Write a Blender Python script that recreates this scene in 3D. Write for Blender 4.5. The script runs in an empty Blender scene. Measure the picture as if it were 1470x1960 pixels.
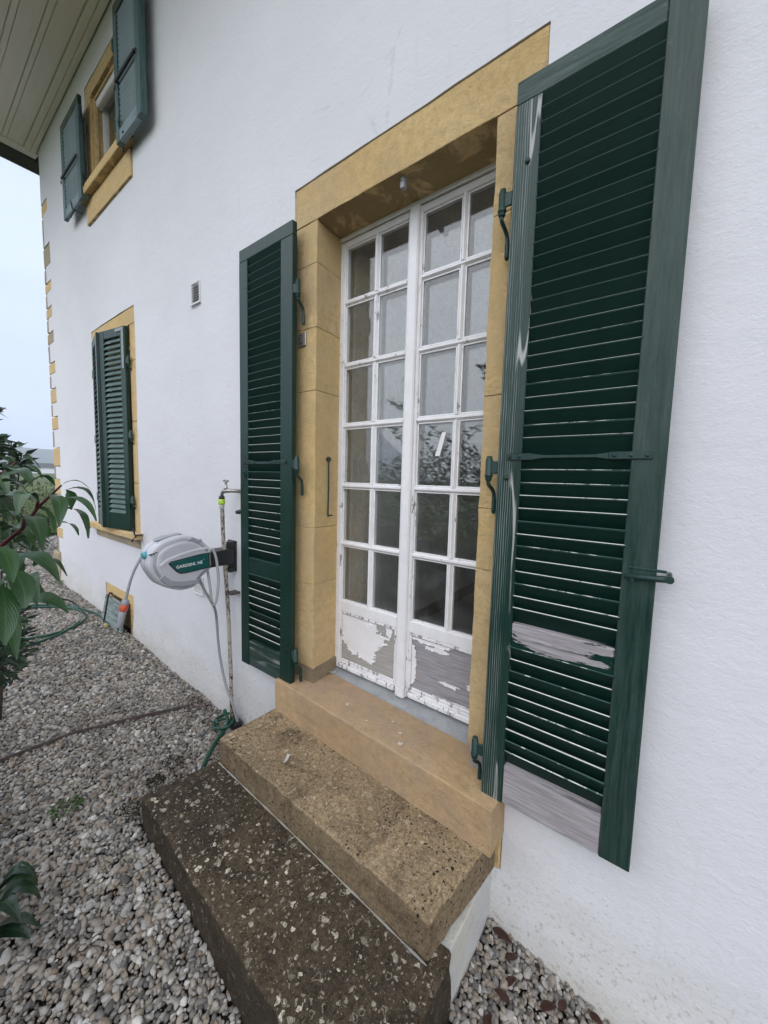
import bpy, bmesh, math, random
import numpy as np
from mathutils import Vector, Matrix, Euler, noise
SC = bpy.context.scene
COL = SC.collection
R_ = math.radians

# ------------------------------------------------------------------ camera, sky, sun, exposure
cd = bpy.data.cameras.new('camera'); cam = bpy.data.objects.new('camera', cd); COL.objects.link(cam)
right = Vector((0.79659558, 0.60391946, 0.02677246))
down = Vector((0.07416005, -0.05367525, -0.99580081))
fwd = Vector((-0.59994647, 0.79523598, -0.08754416))
m3 = Matrix((right, -down, -fwd)).transposed()
cam.matrix_world = Matrix.Translation((0, -1.35, 1.65)) @ m3.to_4x4()
cd.sensor_fit = 'HORIZONTAL'; cd.sensor_width = 36; cd.lens = 36 * 720 / 1470
cd.clip_start = 0.02; cd.clip_end = 20000
SC.camera = cam

SUN_EL, SUN_AZ = R_(44), R_(160)        # azimuth of the sun seen from the origin, measured from +Y clockwise
w = bpy.data.worlds.new('World'); SC.world = w; w.use_nodes = True
nt = w.node_tree; nt.nodes.clear()
wo = nt.nodes.new('ShaderNodeOutputWorld'); bg = nt.nodes.new('ShaderNodeBackground')
sky = nt.nodes.new('ShaderNodeTexSky'); sky.sky_type = 'NISHITA'; sky.sun_disc = False
sky.sun_elevation = SUN_EL; sky.sun_rotation = SUN_AZ; sky.air_density = 1.0; sky.dust_density = 4.0; sky.ozone_density = 1.0
mx = nt.nodes.new('ShaderNodeMix'); mx.data_type = 'RGBA'; mx.inputs[0].default_value = 0.86
mx.inputs[7].default_value = (4.5, 5.1, 6.4, 1)       # the even grey-blue cloud deck, in the sky texture's own units
nt.links.new(sky.outputs[0], mx.inputs[6])
tcw = nt.nodes.new('ShaderNodeTexCoord'); mpw = nt.nodes.new('ShaderNodeMapping'); mpw.inputs['Scale'].default_value = (1, 1, 3.2); nzw = nt.nodes.new('ShaderNodeTexNoise')
nzw.inputs['Scale'].default_value = 1.6; nzw.inputs['Detail'].default_value = 5; nzw.inputs['Roughness'].default_value = .5
crw = nt.nodes.new('ShaderNodeValToRGB'); crw.color_ramp.elements[0].color = (.86, .87, .89, 1); crw.color_ramp.elements[0].position = .3; crw.color_ramp.elements[1].color = (1.06, 1.06, 1.05, 1); crw.color_ramp.elements[1].position = .7
mlw = nt.nodes.new('ShaderNodeMix'); mlw.data_type = 'RGBA'; mlw.blend_type = 'MULTIPLY'; mlw.inputs[0].default_value = 1
nt.links.new(tcw.outputs['Generated'], mpw.inputs[0]); nt.links.new(mpw.outputs[0], nzw.inputs['Vector']); nt.links.new(nzw.outputs[0], crw.inputs[0])
nt.links.new(mx.outputs[2], mlw.inputs[6]); nt.links.new(crw.outputs[0], mlw.inputs[7]); nt.links.new(mlw.outputs[2], bg.inputs[0])
bg.inputs[1].default_value = 0.10
nt.links.new(bg.outputs[0], wo.inputs[0])
sd = bpy.data.lights.new('sun', 'SUN'); sd.energy = 1.5; sd.angle = R_(125); sd.color = (1.0, 0.97, 0.93)
sun = bpy.data.objects.new('sun', sd); COL.objects.link(sun)
sdir = Vector((math.sin(SUN_AZ) * math.cos(SUN_EL), math.cos(SUN_AZ) * math.cos(SUN_EL), math.sin(SUN_EL)))
sun.rotation_euler = sdir.to_track_quat('Z', 'Y').to_euler()
vs = SC.view_settings
SC.display_settings.display_device = 'sRGB'
vs.view_transform = 'Standard'; vs.look = 'None'; vs.exposure = 1.05; vs.gamma = 1.0; vs.use_curve_mapping = False
SC.cycles.transparent_max_bounces = 24
SC.cycles.max_bounces = 8
SC.cycles.volume_bounces = 2

# ------------------------------------------------------------------ node helper and materials
class NT:
    def __init__(s, name):
        s.m = bpy.data.materials.new(name); s.m.use_nodes = True
        s.t = s.m.node_tree; s.b = s.t.nodes['Principled BSDF']; s.o = s.t.nodes['Material Output']
        s.tc = None
    def n(s, typ, **kw):
        n = s.t.nodes.new(typ)
        for k, v in kw.items(): setattr(n, k, v)
        return n
    def l(s, a, b): s.t.links.new(a, b)
    def coord(s, scale=(1, 1, 1), kind='Object', rot=(0, 0, 0), loc=(0, 0, 0)):
        tc = s.n('ShaderNodeTexCoord'); mp = s.n('ShaderNodeMapping')
        mp.inputs['Scale'].default_value = scale; mp.inputs['Rotation'].default_value = rot; mp.inputs['Location'].default_value = loc
        s.l(tc.outputs[kind], mp.inputs[0]); return mp.outputs[0]
    def world(s, scale=(1, 1, 1), loc=(0, 0, 0)):
        g = s.n('ShaderNodeNewGeometry'); mp = s.n('ShaderNodeMapping')
        mp.inputs['Scale'].default_value = scale; mp.inputs['Location'].default_value = loc
        s.l(g.outputs['Position'], mp.inputs[0]); return mp.outputs[0]
    def noise(s, v, scale=5, detail=6, rough=.6, dist=0, out=0):
        n = s.n('ShaderNodeTexNoise'); n.inputs['Scale'].default_value = scale; n.inputs['Detail'].default_value = detail
        n.inputs['Roughness'].default_value = rough; n.inputs['Distortion'].default_value = dist
        s.l(v, n.inputs['Vector']); return n.outputs[out]
    def vor(s, v, scale=5, feature='F1', rnd=1.0):
        n = s.n('ShaderNodeTexVoronoi'); n.feature = feature; n.inputs['Scale'].default_value = scale
        n.inputs['Randomness'].default_value = rnd; s.l(v, n.inputs['Vector']); return n
    def ramp(s, f, stops):
        n = s.n('ShaderNodeValToRGB'); e = n.color_ramp.elements
        while len(e) < len(stops): e.new(0.5)
        for el, (p, c) in zip(e, stops):
            el.position = p; el.color = (c, c, c, 1) if isinstance(c, (int, float)) else (*c, 1)
        s.l(f, n.inputs[0]); return n.outputs[0]
    def val(s, x):
        n = s.n('ShaderNodeValue'); n.outputs[0].default_value = x; return n.outputs[0]
    def math(s, op, a, b=None, clamp=False):
        n = s.n('ShaderNodeMath', operation=op); n.use_clamp = clamp
        for i, x in enumerate((a, b)):
            if x is None: continue
            if isinstance(x, (int, float)): n.inputs[i].default_value = x
            else: s.l(x, n.inputs[i])
        return n.outputs[0]
    def mix(s, f, a, b, blend='MIX'):
        n = s.n('ShaderNodeMix', data_type='RGBA', blend_type=blend)
        for i, x in ((0, f), (6, a), (7, b)):
            if isinstance(x, (int, float)): n.inputs[i].default_value = x
            elif isinstance(x, tuple): n.inputs[i].default_value = (*x, 1)
            else: s.l(x, n.inputs[i])
        return n.outputs[2]
    def sep(s, v):
        n = s.n('ShaderNodeSeparateXYZ'); s.l(v, n.inputs[0]); return n.outputs
    def bump(s, h, strength=.3, dist=.01, prev=None):
        n = s.n('ShaderNodeBump'); n.inputs['Strength'].default_value = strength; n.inputs['Distance'].default_value = dist
        s.l(h, n.inputs['Height'])
        if prev is not None: s.l(prev, n.inputs['Normal'])
        return n.outputs[0]
    def rnd(s):
        return s.n('ShaderNodeObjectInfo').outputs['Random']
    def out(s, col=None, rough=None, nrm=None, spec=None, metal=None):
        for k, x in (('Base Color', col), ('Roughness', rough), ('Specular IOR Level', spec), ('Metallic', metal)):
            if x is None: continue
            if isinstance(x, tuple): s.b.inputs[k].default_value = (*x, 1)
            elif isinstance(x, (int, float)): s.b.inputs[k].default_value = x
            else: s.l(x, s.b.inputs[k])
        if nrm is not None: s.l(nrm, s.b.inputs['Normal'])
        return s.m

def flat(name, col, rough=.5, spec=.5, metal=0, grime=.25, scale=40, bump=.0):
    k = NT(name); v = k.coord()
    f = k.noise(v, scale, 5, .65)
    c = k.mix(k.ramp(f, [(.35, 0), (.7, 1)]), tuple(x * (1 - grime) for x in col), col)
    nr = k.bump(k.noise(v, scale * 3, 3), bump, .002) if bump else None
    return k.out(c, k.math('ADD', k.math('MULTIPLY', f, .15), rough - .07), nr, spec, metal)

def mat_stucco():
    k = NT('white_lime_render'); p = k.world()
    big = k.noise(p, .9, 3, .5); mid = k.noise(k.world((1, 1, 1.6)), 7, 5, .6)
    c = k.mix(k.ramp(big, [(.35, 0), (.7, 1)]), (.690, .690, .715), (.745, .745, .768))
    c = k.mix(k.math('MULTIPLY', k.ramp(mid, [(.52, 0), (.72, 1)]), .10), c, (.60, .60, .62))
    z = k.sep(p)[2]; x = k.sep(p)[0]
    wn = k.noise(k.world((1.1, 1.1, 2.2)), 2.4, 6, .65)
    zrel = k.math('ADD', z, k.math('MULTIPLY', x, .047))       # the ground climbs to the left
    d = k.math('ADD', k.math('MULTIPLY', wn, -.75), zrel)
    dirt = k.ramp(k.math('ADD', d, .62), [(0.05, 1.0), (.22, .6), (.55, 0)])
    c = k.mix(k.math('MULTIPLY', dirt, .60), c, (.42, .40, .31))
    sp = k.math('MULTIPLY', k.ramp(k.noise(p, 70, 4, .7), [(.55, 0), (.66, 1)]), k.ramp(zrel, [(.05, .5), (.45, 0)]))
    c = k.mix(sp, c, (.26, .23, .17))
    cr = k.vor(k.world((1, 1, .8)), 1.1, 'DISTANCE_TO_EDGE').outputs['Distance']
    crk = k.math('MULTIPLY', k.math('LESS_THAN', k.math('ADD', cr, k.math('MULTIPLY', k.math('SUBTRACT', k.noise(p, 14, 5, .7), .5), .05)), .0016), k.ramp(k.noise(p, 1.3, 2), [(.52, 0), (.58, .22)]))
    c = k.mix(crk, c, (.42, .42, .42))
    streak = k.ramp(k.noise(k.world((14, 14, .7)), 1.6, 4, .6), [(.60, 0), (.75, 1)])
    c = k.mix(k.math('MULTIPLY', streak, .12), c, (.50, .50, .47))
    # trowelled relief: swept arcs and fine sand
    a = k.noise(k.world((1, 1, 1.35)), 34, 8, .68, .5)
    b = k.noise(k.world((1, 1, 1.4)), 120, 3, .6)
    e = k.noise(p, 3.0, 2, .5)
    nr = k.bump(e, .4, .025); nr = k.bump(k.noise(k.world((1, 1, 1.8), (3, 1, 2)), 8, 3, .5, .8), .08, .02, nr); nr = k.bump(a, .28, .010, nr); nr = k.bump(b, .25, .004, nr)
    return k.out(c, .9, nr, .25)

def mat_stone(name, light, dark, stain, bumpd=.006, pits=.5, sc=1.0):
    k = NT(name); p = k.world()
    n1 = k.noise(p, 3.2 * sc, 6, .62, .4); n2 = k.noise(p, 26 * sc, 6, .7); n3 = k.noise(k.world((1, 1, 5)), 5 * sc, 5, .6, 1.0)
    c = k.mix(k.ramp(n1, [(.32, 0), (.68, 1)]), dark, light)
    c = k.mix(k.math('MULTIPLY', k.ramp(n2, [(.42, 0), (.66, 1)]), .5), c, tuple(x * .55 for x in dark))
    c = k.mix(k.math('MULTIPLY', k.ramp(n3, [(.56, 0), (.74, 1)]), .55), c, stain)
    c = k.mix(k.math('MULTIPLY', k.rnd(), .55), c, (light[0] * .92, light[1] * .86, light[2] * .62))
    c = k.mix(k.math('MULTIPLY', k.ramp(k.noise(k.world((1, 1, 1), (7, 2, 5)), 1.7, 5, .7, .5), [(.42, 0), (.62, 1)]), .45), c, (dark[0] * .80, dark[1] * .86, dark[2] * 1.15))
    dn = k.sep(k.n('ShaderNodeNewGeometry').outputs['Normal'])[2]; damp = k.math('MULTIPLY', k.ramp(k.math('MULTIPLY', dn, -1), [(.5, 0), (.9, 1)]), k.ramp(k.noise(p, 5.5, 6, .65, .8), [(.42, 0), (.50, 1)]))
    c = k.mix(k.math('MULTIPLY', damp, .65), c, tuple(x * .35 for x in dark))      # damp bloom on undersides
    vo = k.vor(p, 70 * sc); pit = k.ramp(vo.outputs['Distance'], [(.08, 0), (.22, 1)])
    gate = k.ramp(k.noise(p, 9, 3), [(.50, 0), (.62, 1)])
    pitm = k.math('MULTIPLY', k.math('SUBTRACT', 1.0, pit), gate)
    c = k.mix(k.math('MULTIPLY', pitm, pits), c, tuple(x * .35 for x in dark))
    nr = k.bump(n1, .5, .012); nr = k.bump(k.noise(k.world((1, 1, 1.6)), 60 * sc, 7, .8, .6), 1.0, bumpd * 1.5, nr); nr = k.bump(k.noise(k.world((1.4, 1.4, .8)), 22 * sc, 4, .6, 1.5), .6, .008, nr)
    nr = k.bump(k.math('SUBTRACT', 1.0, pitm), .5, .004, nr)
    return k.out(c, .88, nr, .25)

def mat_step(name, base, base2, darkc, spot, spot_amt, pit_amt):
    k = NT(name); p = k.world()
    n1 = k.noise(p, 2.6, 5, .6); n2 = k.noise(p, 75, 7, .8); n3 = k.noise(p, 16, 6, .75)
    c = k.mix(k.ramp(n1, [(.36, 0), (.64, 1)]), base, base2)
    c = k.mix(k.math('MULTIPLY', k.ramp(k.noise(p, 5.5, 7, .72, .6), [(.48, 0), (.62, 1)]), .7), c, darkc)      # irregular dark staining
    c = k.mix(k.ramp(n2, [(.36, .9), (.60, 0)]), c, darkc)
    c = k.mix(k.math('MULTIPLY', k.ramp(n3, [(.50, 0), (.68, 1)]), .55), c, tuple(x * .5 for x in base))
    c = k.mix(k.ramp(k.noise(p, 210, 2, .5), [(.58, 0), (.72, .5)]), c, tuple(min(1, x * 1.7) for x in base))
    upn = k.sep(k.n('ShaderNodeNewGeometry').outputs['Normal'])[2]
    c = k.mix(k.ramp(upn, [(.2, .42), (.75, 0)]), c, tuple(x * 1.1 for x in darkc))          # shade painted into the risers, darker than the treads
    wv = k.n('ShaderNodeVectorMath', operation='ADD')
    nz = k.n('ShaderNodeTexNoise'); nz.inputs['Scale'].default_value = 45; k.l(p, nz.inputs['Vector'])
    sc_ = k.n('ShaderNodeVectorMath', operation='SCALE'); sc_.inputs['Scale'].default_value = .030
    k.l(nz.outputs['Color'], sc_.inputs[0]); k.l(p, wv.inputs[0]); k.l(sc_.outputs[0], wv.inputs[1])
    for scale, thr, col, amt in ((33, .36, spot, spot_amt), (66, .38, tuple(x * .8 for x in spot), spot_amt * .85), (17, .24, tuple(x * .75 for x in spot), spot_amt * .7), (120, .30, spot, spot_amt * .5)):
        vo = k.vor(wv.outputs[0], scale)
        rr = k.sep(vo.outputs['Color'])[0]; keep = k.ramp(rr, [(.64, 0), (.67, 1)])
        siz = k.math('MULTIPLY', rr, thr)
        s = k.math('LESS_THAN', vo.outputs['Distance'], siz)
        up = k.sep(k.n('ShaderNodeNewGeometry').outputs['Normal'])[2]
        s = k.math('MULTIPLY', k.math('MULTIPLY', s, keep), k.ramp(up, [(.3, .12), (.7, 1)]))
        s = k.math('MULTIPLY', s, k.ramp(k.noise(p, 130, 4, .7), [(.36, .25), (.58, 1)]))
        c = k.mix(k.math('MULTIPLY', s, k.math('MULTIPLY', k.ramp(k.sep(vo.outputs['Color'])[2], [(0, .25), (1, 1)]), amt)), c, col)
    vo = k.vor(wv.outputs[0], 30); rg = k.ramp(vo.outputs['Distance'], [(.20, 0), (.235, 1), (.25, 1), (.28, 0)])   # lichen rings
    rr = k.ramp(k.sep(vo.outputs['Color'])[1], [(.70, 0), (.74, 1)])
    c = k.mix(k.math('MULTIPLY', k.math('MULTIPLY', rg, rr), spot_amt * .5), c, tuple(x * .7 for x in spot))
    pv = k.vor(wv.outputs[0], 62); pm = k.math('MULTIPLY', k.math('MULTIPLY', k.ramp(pv.outputs['Distance'], [(.22, 1), (.34, 0)]), k.ramp(k.noise(p, 4, 6, .75), [(.42, 0), (.54, 1)])), k.ramp(k.sep(pv.outputs['Color'])[0], [(.35, 0), (.42, 1)]))
    c = k.mix(k.math('MULTIPLY', pm, pit_amt), c, tuple(x * .25 for x in darkc))
    nr = k.bump(k.noise(p, 6, 3), .4, .015); nr = k.bump(k.noise(p, 60, 6, .8), .8, .006, nr); nr = k.bump(k.math('SUBTRACT', 1, pm), .6, .006, nr)
    return k.out(c, .9, nr, .2)

G_DARK = (.0028, .0235, .0165)
def mat_green(name, wear=0.0, spec=.38, rough=.34, grain=0.0, dull=0.0, base=G_DARK, axis='z', bloom=(.17, .21, .20)):
    """oil paint on wood; wear = share of bare wood, grain = pale raised grain lines, dull = chalky bloom"""
    k = NT(name)
    sc = {'z': (1, 1, .06), 'x': (.06, 1, 1)}[axis]
    v = k.coord(sc); vv = k.coord()
    g = k.noise(v, 95, 5, .6, .3); blot = k.noise(vv, 6, 5, .6)
    c = k.mix(k.ramp(blot, [(.3, 0), (.7, 1)]), base, tuple(min(1, x * 1.35) for x in base))
    rg = k.math('ADD', k.math('MULTIPLY', blot, .2), rough - .1)
    if dull:
        f = k.math('MULTIPLY', k.ramp(k.noise(v, 60, 6, .75), [(.38, 0), (.68, 1)]), dull)
        c = k.mix(f, c, bloom); rg = k.math('ADD', rg, k.math('MULTIPLY', f, .35))
        sp = k.ramp(k.noise(k.coord({'z': (1, 1, .25), 'x': (.25, 1, 1)}[axis]), 130, 4, .8), [(.60, 0), (.72, 1)])
        c = k.mix(k.math('MULTIPLY', sp, dull * .55), c, (.36, .38, .37))
    if grain:
        wv = k.n('ShaderNodeTexWave'); wv.bands_direction = 'X' if axis == 'z' else 'Z'
        wv.inputs['Scale'].default_value = 41; wv.inputs['Distortion'].default_value = 3.0; wv.inputs['Detail'].default_value = 4
        wv.inputs['Detail Scale'].default_value = 1.6
        k.l(k.coord({'z': (1, 1, .10), 'x': (.10, 1, 1)}[axis]), wv.inputs['Vector'])
        ln = k.ramp(wv.outputs['Fac'], [(.72, 0), (.95, 1)])
        gate = k.ramp(k.noise(k.coord({'z': (5, 1, .5), 'x': (.5, 1, 5)}[axis]), 5, 5), [(.40, .12), (.62, 1)])
        ax = k.sep(vv)[0 if axis == 'z' else 2]; side_ = k.ramp(k.math('MULTIPLY', ax, 10), [(.42, 1), (.58, .15)])
        f = k.math('MULTIPLY', k.math('MULTIPLY', k.math('MULTIPLY', ln, gate), grain), side_)
        c = k.mix(f, c, (.40, .44, .43))
        cn = k.noise(k.coord({'z': (1, 1, .075), 'x': (.075, 1, 1)}[axis]), 17, 2, .4, .3)                     # cathedral loops worn to wood
        loop = k.ramp(k.math('ABSOLUTE', k.math('SUBTRACT', cn, .52)), [(.010, 1), (.022, 0)])
        loop = k.math('MULTIPLY', k.math('MULTIPLY', loop, k.ramp(k.math('MULTIPLY', ax, 10), [(.42, 0), (.50, 1)])), k.ramp(k.noise(vv, 2.2, 3), [(.42, 0), (.52, 1)]))
        c = k.mix(k.math('MULTIPLY', loop, min(1, grain * 1.3)), c, (.46, .46, .45))
    nr = k.bump(g, .25, .003)
    if wear:
        n = k.noise(k.coord({'z': (1, 1, .22), 'x': (.22, 1, 1)}[axis]), 13, 8, .68, .4)
        n = k.math('ADD', n, k.math('MULTIPLY', k.math('SUBTRACT', k.rnd(), .5), .10))
        t = 1 - wear
        msk = k.ramp(n, [(.28 + .44 * t, 0), (.295 + .44 * t, 1)])
        wg = k.noise(v, 120, 6, .7)
        wood = k.mix(k.ramp(wg, [(.3, 0), (.7, 1)]), (.20, .185, .19), (.44, .41, .425))
        wood = k.mix(k.math('MULTIPLY', k.ramp(k.noise(v, 40, 4), [(.62, 0), (.68, 1)]), .7), wood, (.05, .05, .05))
        c = k.mix(msk, c, wood); rg = k.mix(msk, rg, (.85, .85, .85))
        nr = k.bump(k.math('SUBTRACT', 1, msk), .8, .002, nr)
    return k.out(c, rg, nr, spec)

def mat_edge(name, amt, axis='x'):
    """front edge of a louvre slat, where the paint has gone down to primer and wood"""
    k = NT(name); v = k.coord((.5, 1, 1)); n = k.noise(v, 26, 6, .7)
    n = k.math('ADD', n, k.math('MULTIPLY', k.math('SUBTRACT', k.rnd(), .5), .42))
    msk = k.ramp(n, [(.62 - amt * .4, 0), (.66 - amt * .4, 1)])
    c = k.mix(msk, (.05, .10, .09), k.mix(k.noise(k.coord((1, 1, 1)), 60, 3), (.50, .52, .49), (.82, .82, .79)))
    return k.out(c, .6, k.bump(msk, .4, .001), .4)

def mat_white_paint(name, dirt=.3, chip=.0):
    k = NT(name); v = k.world()
    n = k.noise(v, 14, 6, .65); gr = k.noise(k.world((1, 1, .05)), 90, 4, .6)
    c = k.mix(k.ramp(n, [(.35, 0), (.7, 1)]), (.78, .775, .785), (.86, .855, .865))
    c = k.mix(k.math('MULTIPLY', k.ramp(k.noise(v, 45, 6, .75), [(.56, 0), (.72, 1)]), dirt), c, (.34, .32, .30))
    nr = k.bump(gr, .25, .002)
    if chip:
        cn = k.noise(k.world((1, 1, .35)), 34, 7, .72, .3); m = k.ramp(cn, [(.72 - chip, 0), (.735 - chip, 1)])
        c = k.mix(m, c, (.33, .31, .31)); nr = k.bump(k.math('SUBTRACT', 1, m), .7, .002, nr)
    return k.out(c, .48, nr, .45)

def mat_peel(name, keep, wood_a, wood_b, loc, cx, cz, kk):
    """door panel: sheets of white paint lifted off bare grey wood"""
    k = NT(name); v = k.world((1, 1, 1), loc)
    n = k.noise(k.world((.55, 1, 1), loc), 6.5, 9, .60, .25)
    e = k.noise(k.world((.5, 1, 1), loc), 55, 4, .6)
    f = k.math('ADD', n, k.math('MULTIPLY', k.math('SUBTRACT', e, .5), .07))
    P3 = k.sep(k.world()); dx = k.math('MULTIPLY', k.math('SUBTRACT', P3[0], cx), 4.5); dz = k.math('MULTIPLY', k.math('SUBTRACT', P3[2], cz), 6.5)
    rr = k.math('SQRT', k.math('ADD', k.math('MULTIPLY', dx, dx), k.math('MULTIPLY', dz, dz)))
    f = k.math('ADD', f, k.math('MULTIPLY', k.math('SUBTRACT', .75, rr), kk))
    m = k.ramp(f, [(.5 - keep, 0), (.506 - keep, 1)])              # 1 = paint
    rim = k.ramp(f, [(.46 - keep, 0), (.5 - keep, 1)])
    g = k.noise(k.world((.10, 1, 1.3), loc), 75, 6, .7, .4)
    wood = k.mix(k.ramp(g, [(.3, 0), (.7, 1)]), wood_a, wood_b)
    wood = k.mix(k.math('MULTIPLY', k.ramp(k.noise(v, 9, 4), [(.60, 0), (.72, 1)]), .5), wood, (.48, .28, .19))
    wood = k.mix(k.math('MULTIPLY', k.math('MULTIPLY', rim, k.ramp(f, [(.40, 0), (.6, 1)])), .35), wood, (.10, .09, .09))
    paint = k.mix(k.noise(v, 10, 3), (.70, .70, .725), (.80, .80, .83))
    c = k.mix(m, wood, paint)
    nr = k.bump(g, .3, .002); nr = k.bump(m, 1.0, .006, nr)
    return k.out(c, k.mix(m, (.85, .85, .85), (.45, .45, .45)), nr, .4)

def mat_glass():
    k = NT('window_glass'); t = k.t
    gl = k.n('ShaderNodeBsdfGlossy'); gl.inputs['Roughness'].default_value = 0.0; gl.inputs['Color'].default_value = (1, 1, 1, 1)
    tr = k.n('ShaderNodeBsdfTransparent'); tr.inputs['Color'].default_value = (.97, .98, .975, 1)
    lw = k.n('ShaderNodeLayerWeight'); lw.inputs['Blend'].default_value = .5
    p5 = k.math('POWER', lw.outputs['Facing'], 5.0)
    f = k.math('ADD', k.math('MULTIPLY', p5, .94), .060)
    
    dust = k.n('ShaderNodeBsdfDiffuse'); dust.inputs['Color'].default_value = (.6, .6, .6, 1)
    ms = k.n('ShaderNodeMixShader'); k.l(f, ms.inputs[0]); k.l(tr.outputs[0], ms.inputs[1]); k.l(gl.outputs[0], ms.inputs[2])
    m2 = k.n('ShaderNodeMixShader')
    k.l(k.math('MULTIPLY', k.ramp(k.noise(k.world(), 9, 6, .7), [(.45, .1), (.75, 1)]), .035), m2.inputs[0])
    k.l(ms.outputs[0], m2.inputs[1]); k.l(dust.outputs[0], m2.inputs[2])
    k.l(m2.outputs[0], k.o.inputs['Surface']); return k.m

def mat_pebble():
    k = NT('river_pebbles'); r = k.rnd()
    c = k.ramp(r, [(0, (.085, .082, .078)), (.14, (.18, .174, .162)), (.30, (.28, .257, .225)), (.44, (.33, .28, .215)), (.56, (.41, .387, .35)),
                   (.68, (.24, .18, .125)), (.78, (.48, .45, .40)), (.88, (.34, .33, .315)), (.96, (.60, .575, .53)), (1, (.66, .64, .60))])
    v = k.coord(); n = k.noise(v, 4, 5, .65, .6)
    c = k.mix(k.math('MULTIPLY', k.ramp(n, [(.4, 0), (.7, 1)]), .35), c, (.16, .14, .12))
    big = k.noise(k.world(), 1.7, 4, .6)
    c = k.mix(k.math('MULTIPLY', k.ramp(big, [(.45, 0), (.70, 1)]), .40), c, (.085, .07, .055))
    return k.out(c, .62, k.bump(n, .25, .1), .4)

def mat_leaf(name, dark, light, rough=.32, back=None):
    k = NT(name); r = k.rnd(); v = k.coord()
    c = k.mix(r, dark, light)
    c = k.mix(k.math('MULTIPLY', k.noise(v, 40, 4), .5), c, tuple(x * .6 for x in dark))
    uv = k.n('ShaderNodeTexCoord').outputs['UV']; u = k.sep(uv)
    mid = k.ramp(k.math('ABSOLUTE', k.math('SUBTRACT', u[0], .5)), [(.02, 1), (.045, 0)])
    c = k.mix(k.math('MULTIPLY', mid, .4), c, tuple(min(1, x * 1.9) for x in light))
    bf = k.n('ShaderNodeNewGeometry').outputs['Backfacing']
    c = k.mix(k.math('MULTIPLY', bf, .7), c, back or tuple(x * 1.5 for x in light))
    wv = k.n('ShaderNodeTexWave'); wv.inputs['Scale'].default_value = 5.5; wv.inputs['Distortion'].default_value = .6; wv.bands_direction = 'DIAGONAL'
    k.l(uv, wv.inputs['Vector'])
    k.b.inputs['Subsurface Weight'].default_value = 0
    return k.out(c, k.math('ADD', rough, k.math('MULTIPLY', bf, .3)), k.bump(wv.outputs['Fac'], .12, .002), .5)

def mat_ground(name, a, b, sc=2.0, bumps=.6):
    k = NT(name); p = k.world(); n = k.noise(p, sc, 8, .7)
    c = k.mix(k.ramp(n, [(.35, 0), (.65, 1)]), a, b); c = k.mix(k.ramp(k.noise(p, sc * 9, 5), [(.4, .6), (.6, 0)]), c, tuple(x * .5 for x in a))
    return k.out(c, .95, k.bump(k.noise(p, sc * 20, 6, .8), bumps, .03), .1)

def mat_pipe():
    k = NT('mottled_old_pipe'); v = k.world((1, 1, .6)); n = k.noise(v, 60, 5, .7); z = k.sep(k.world())[2]
    lowdark = k.math('ADD', n, k.math('MULTIPLY', k.noise(k.world((.1, .1, 1)), 3, 3), .5))
    c = k.mix(k.ramp(lowdark, [(.62, 0), (.78, 1)]), (.035, .022, .016), (.40, .36, .30))
    return k.out(c, .6, k.bump(n, .5, .003), .4)

def mat_soffit():
    k = NT('painted_soffit_boards'); p = k.world()
    n = k.noise(k.world((.5, 3, 1)), 5, 6, .65); c = k.mix(k.ramp(n, [(.35, 0), (.7, 1)]), (.82, .76, .70), (.88, .82, .76))
    c = k.mix(k.math('MULTIPLY', k.ramp(k.noise(k.world((2, 4, 1)), 12, 5, .7), [(.63, 0), (.73, 1)]), .5), c, (.20, .18, .16))
    return k.out(c, .8, k.bump(n, .15, .003), .3)

def mat_plank():
    k = NT('weathered_green_planks'); v = k.coord((.12, 1, 1)); n = k.noise(v, 55, 7, .7, .5); r = k.rnd()
    c = k.mix(k.ramp(k.math('ADD', n, k.math('MULTIPLY', k.math('SUBTRACT', r, .5), .25)), [(.40, 0), (.62, 1)]), (.03, .05, .046), (.28, .335, .32))
    return k.out(c, .75, k.bump(n, .5, .003), .3)

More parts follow.
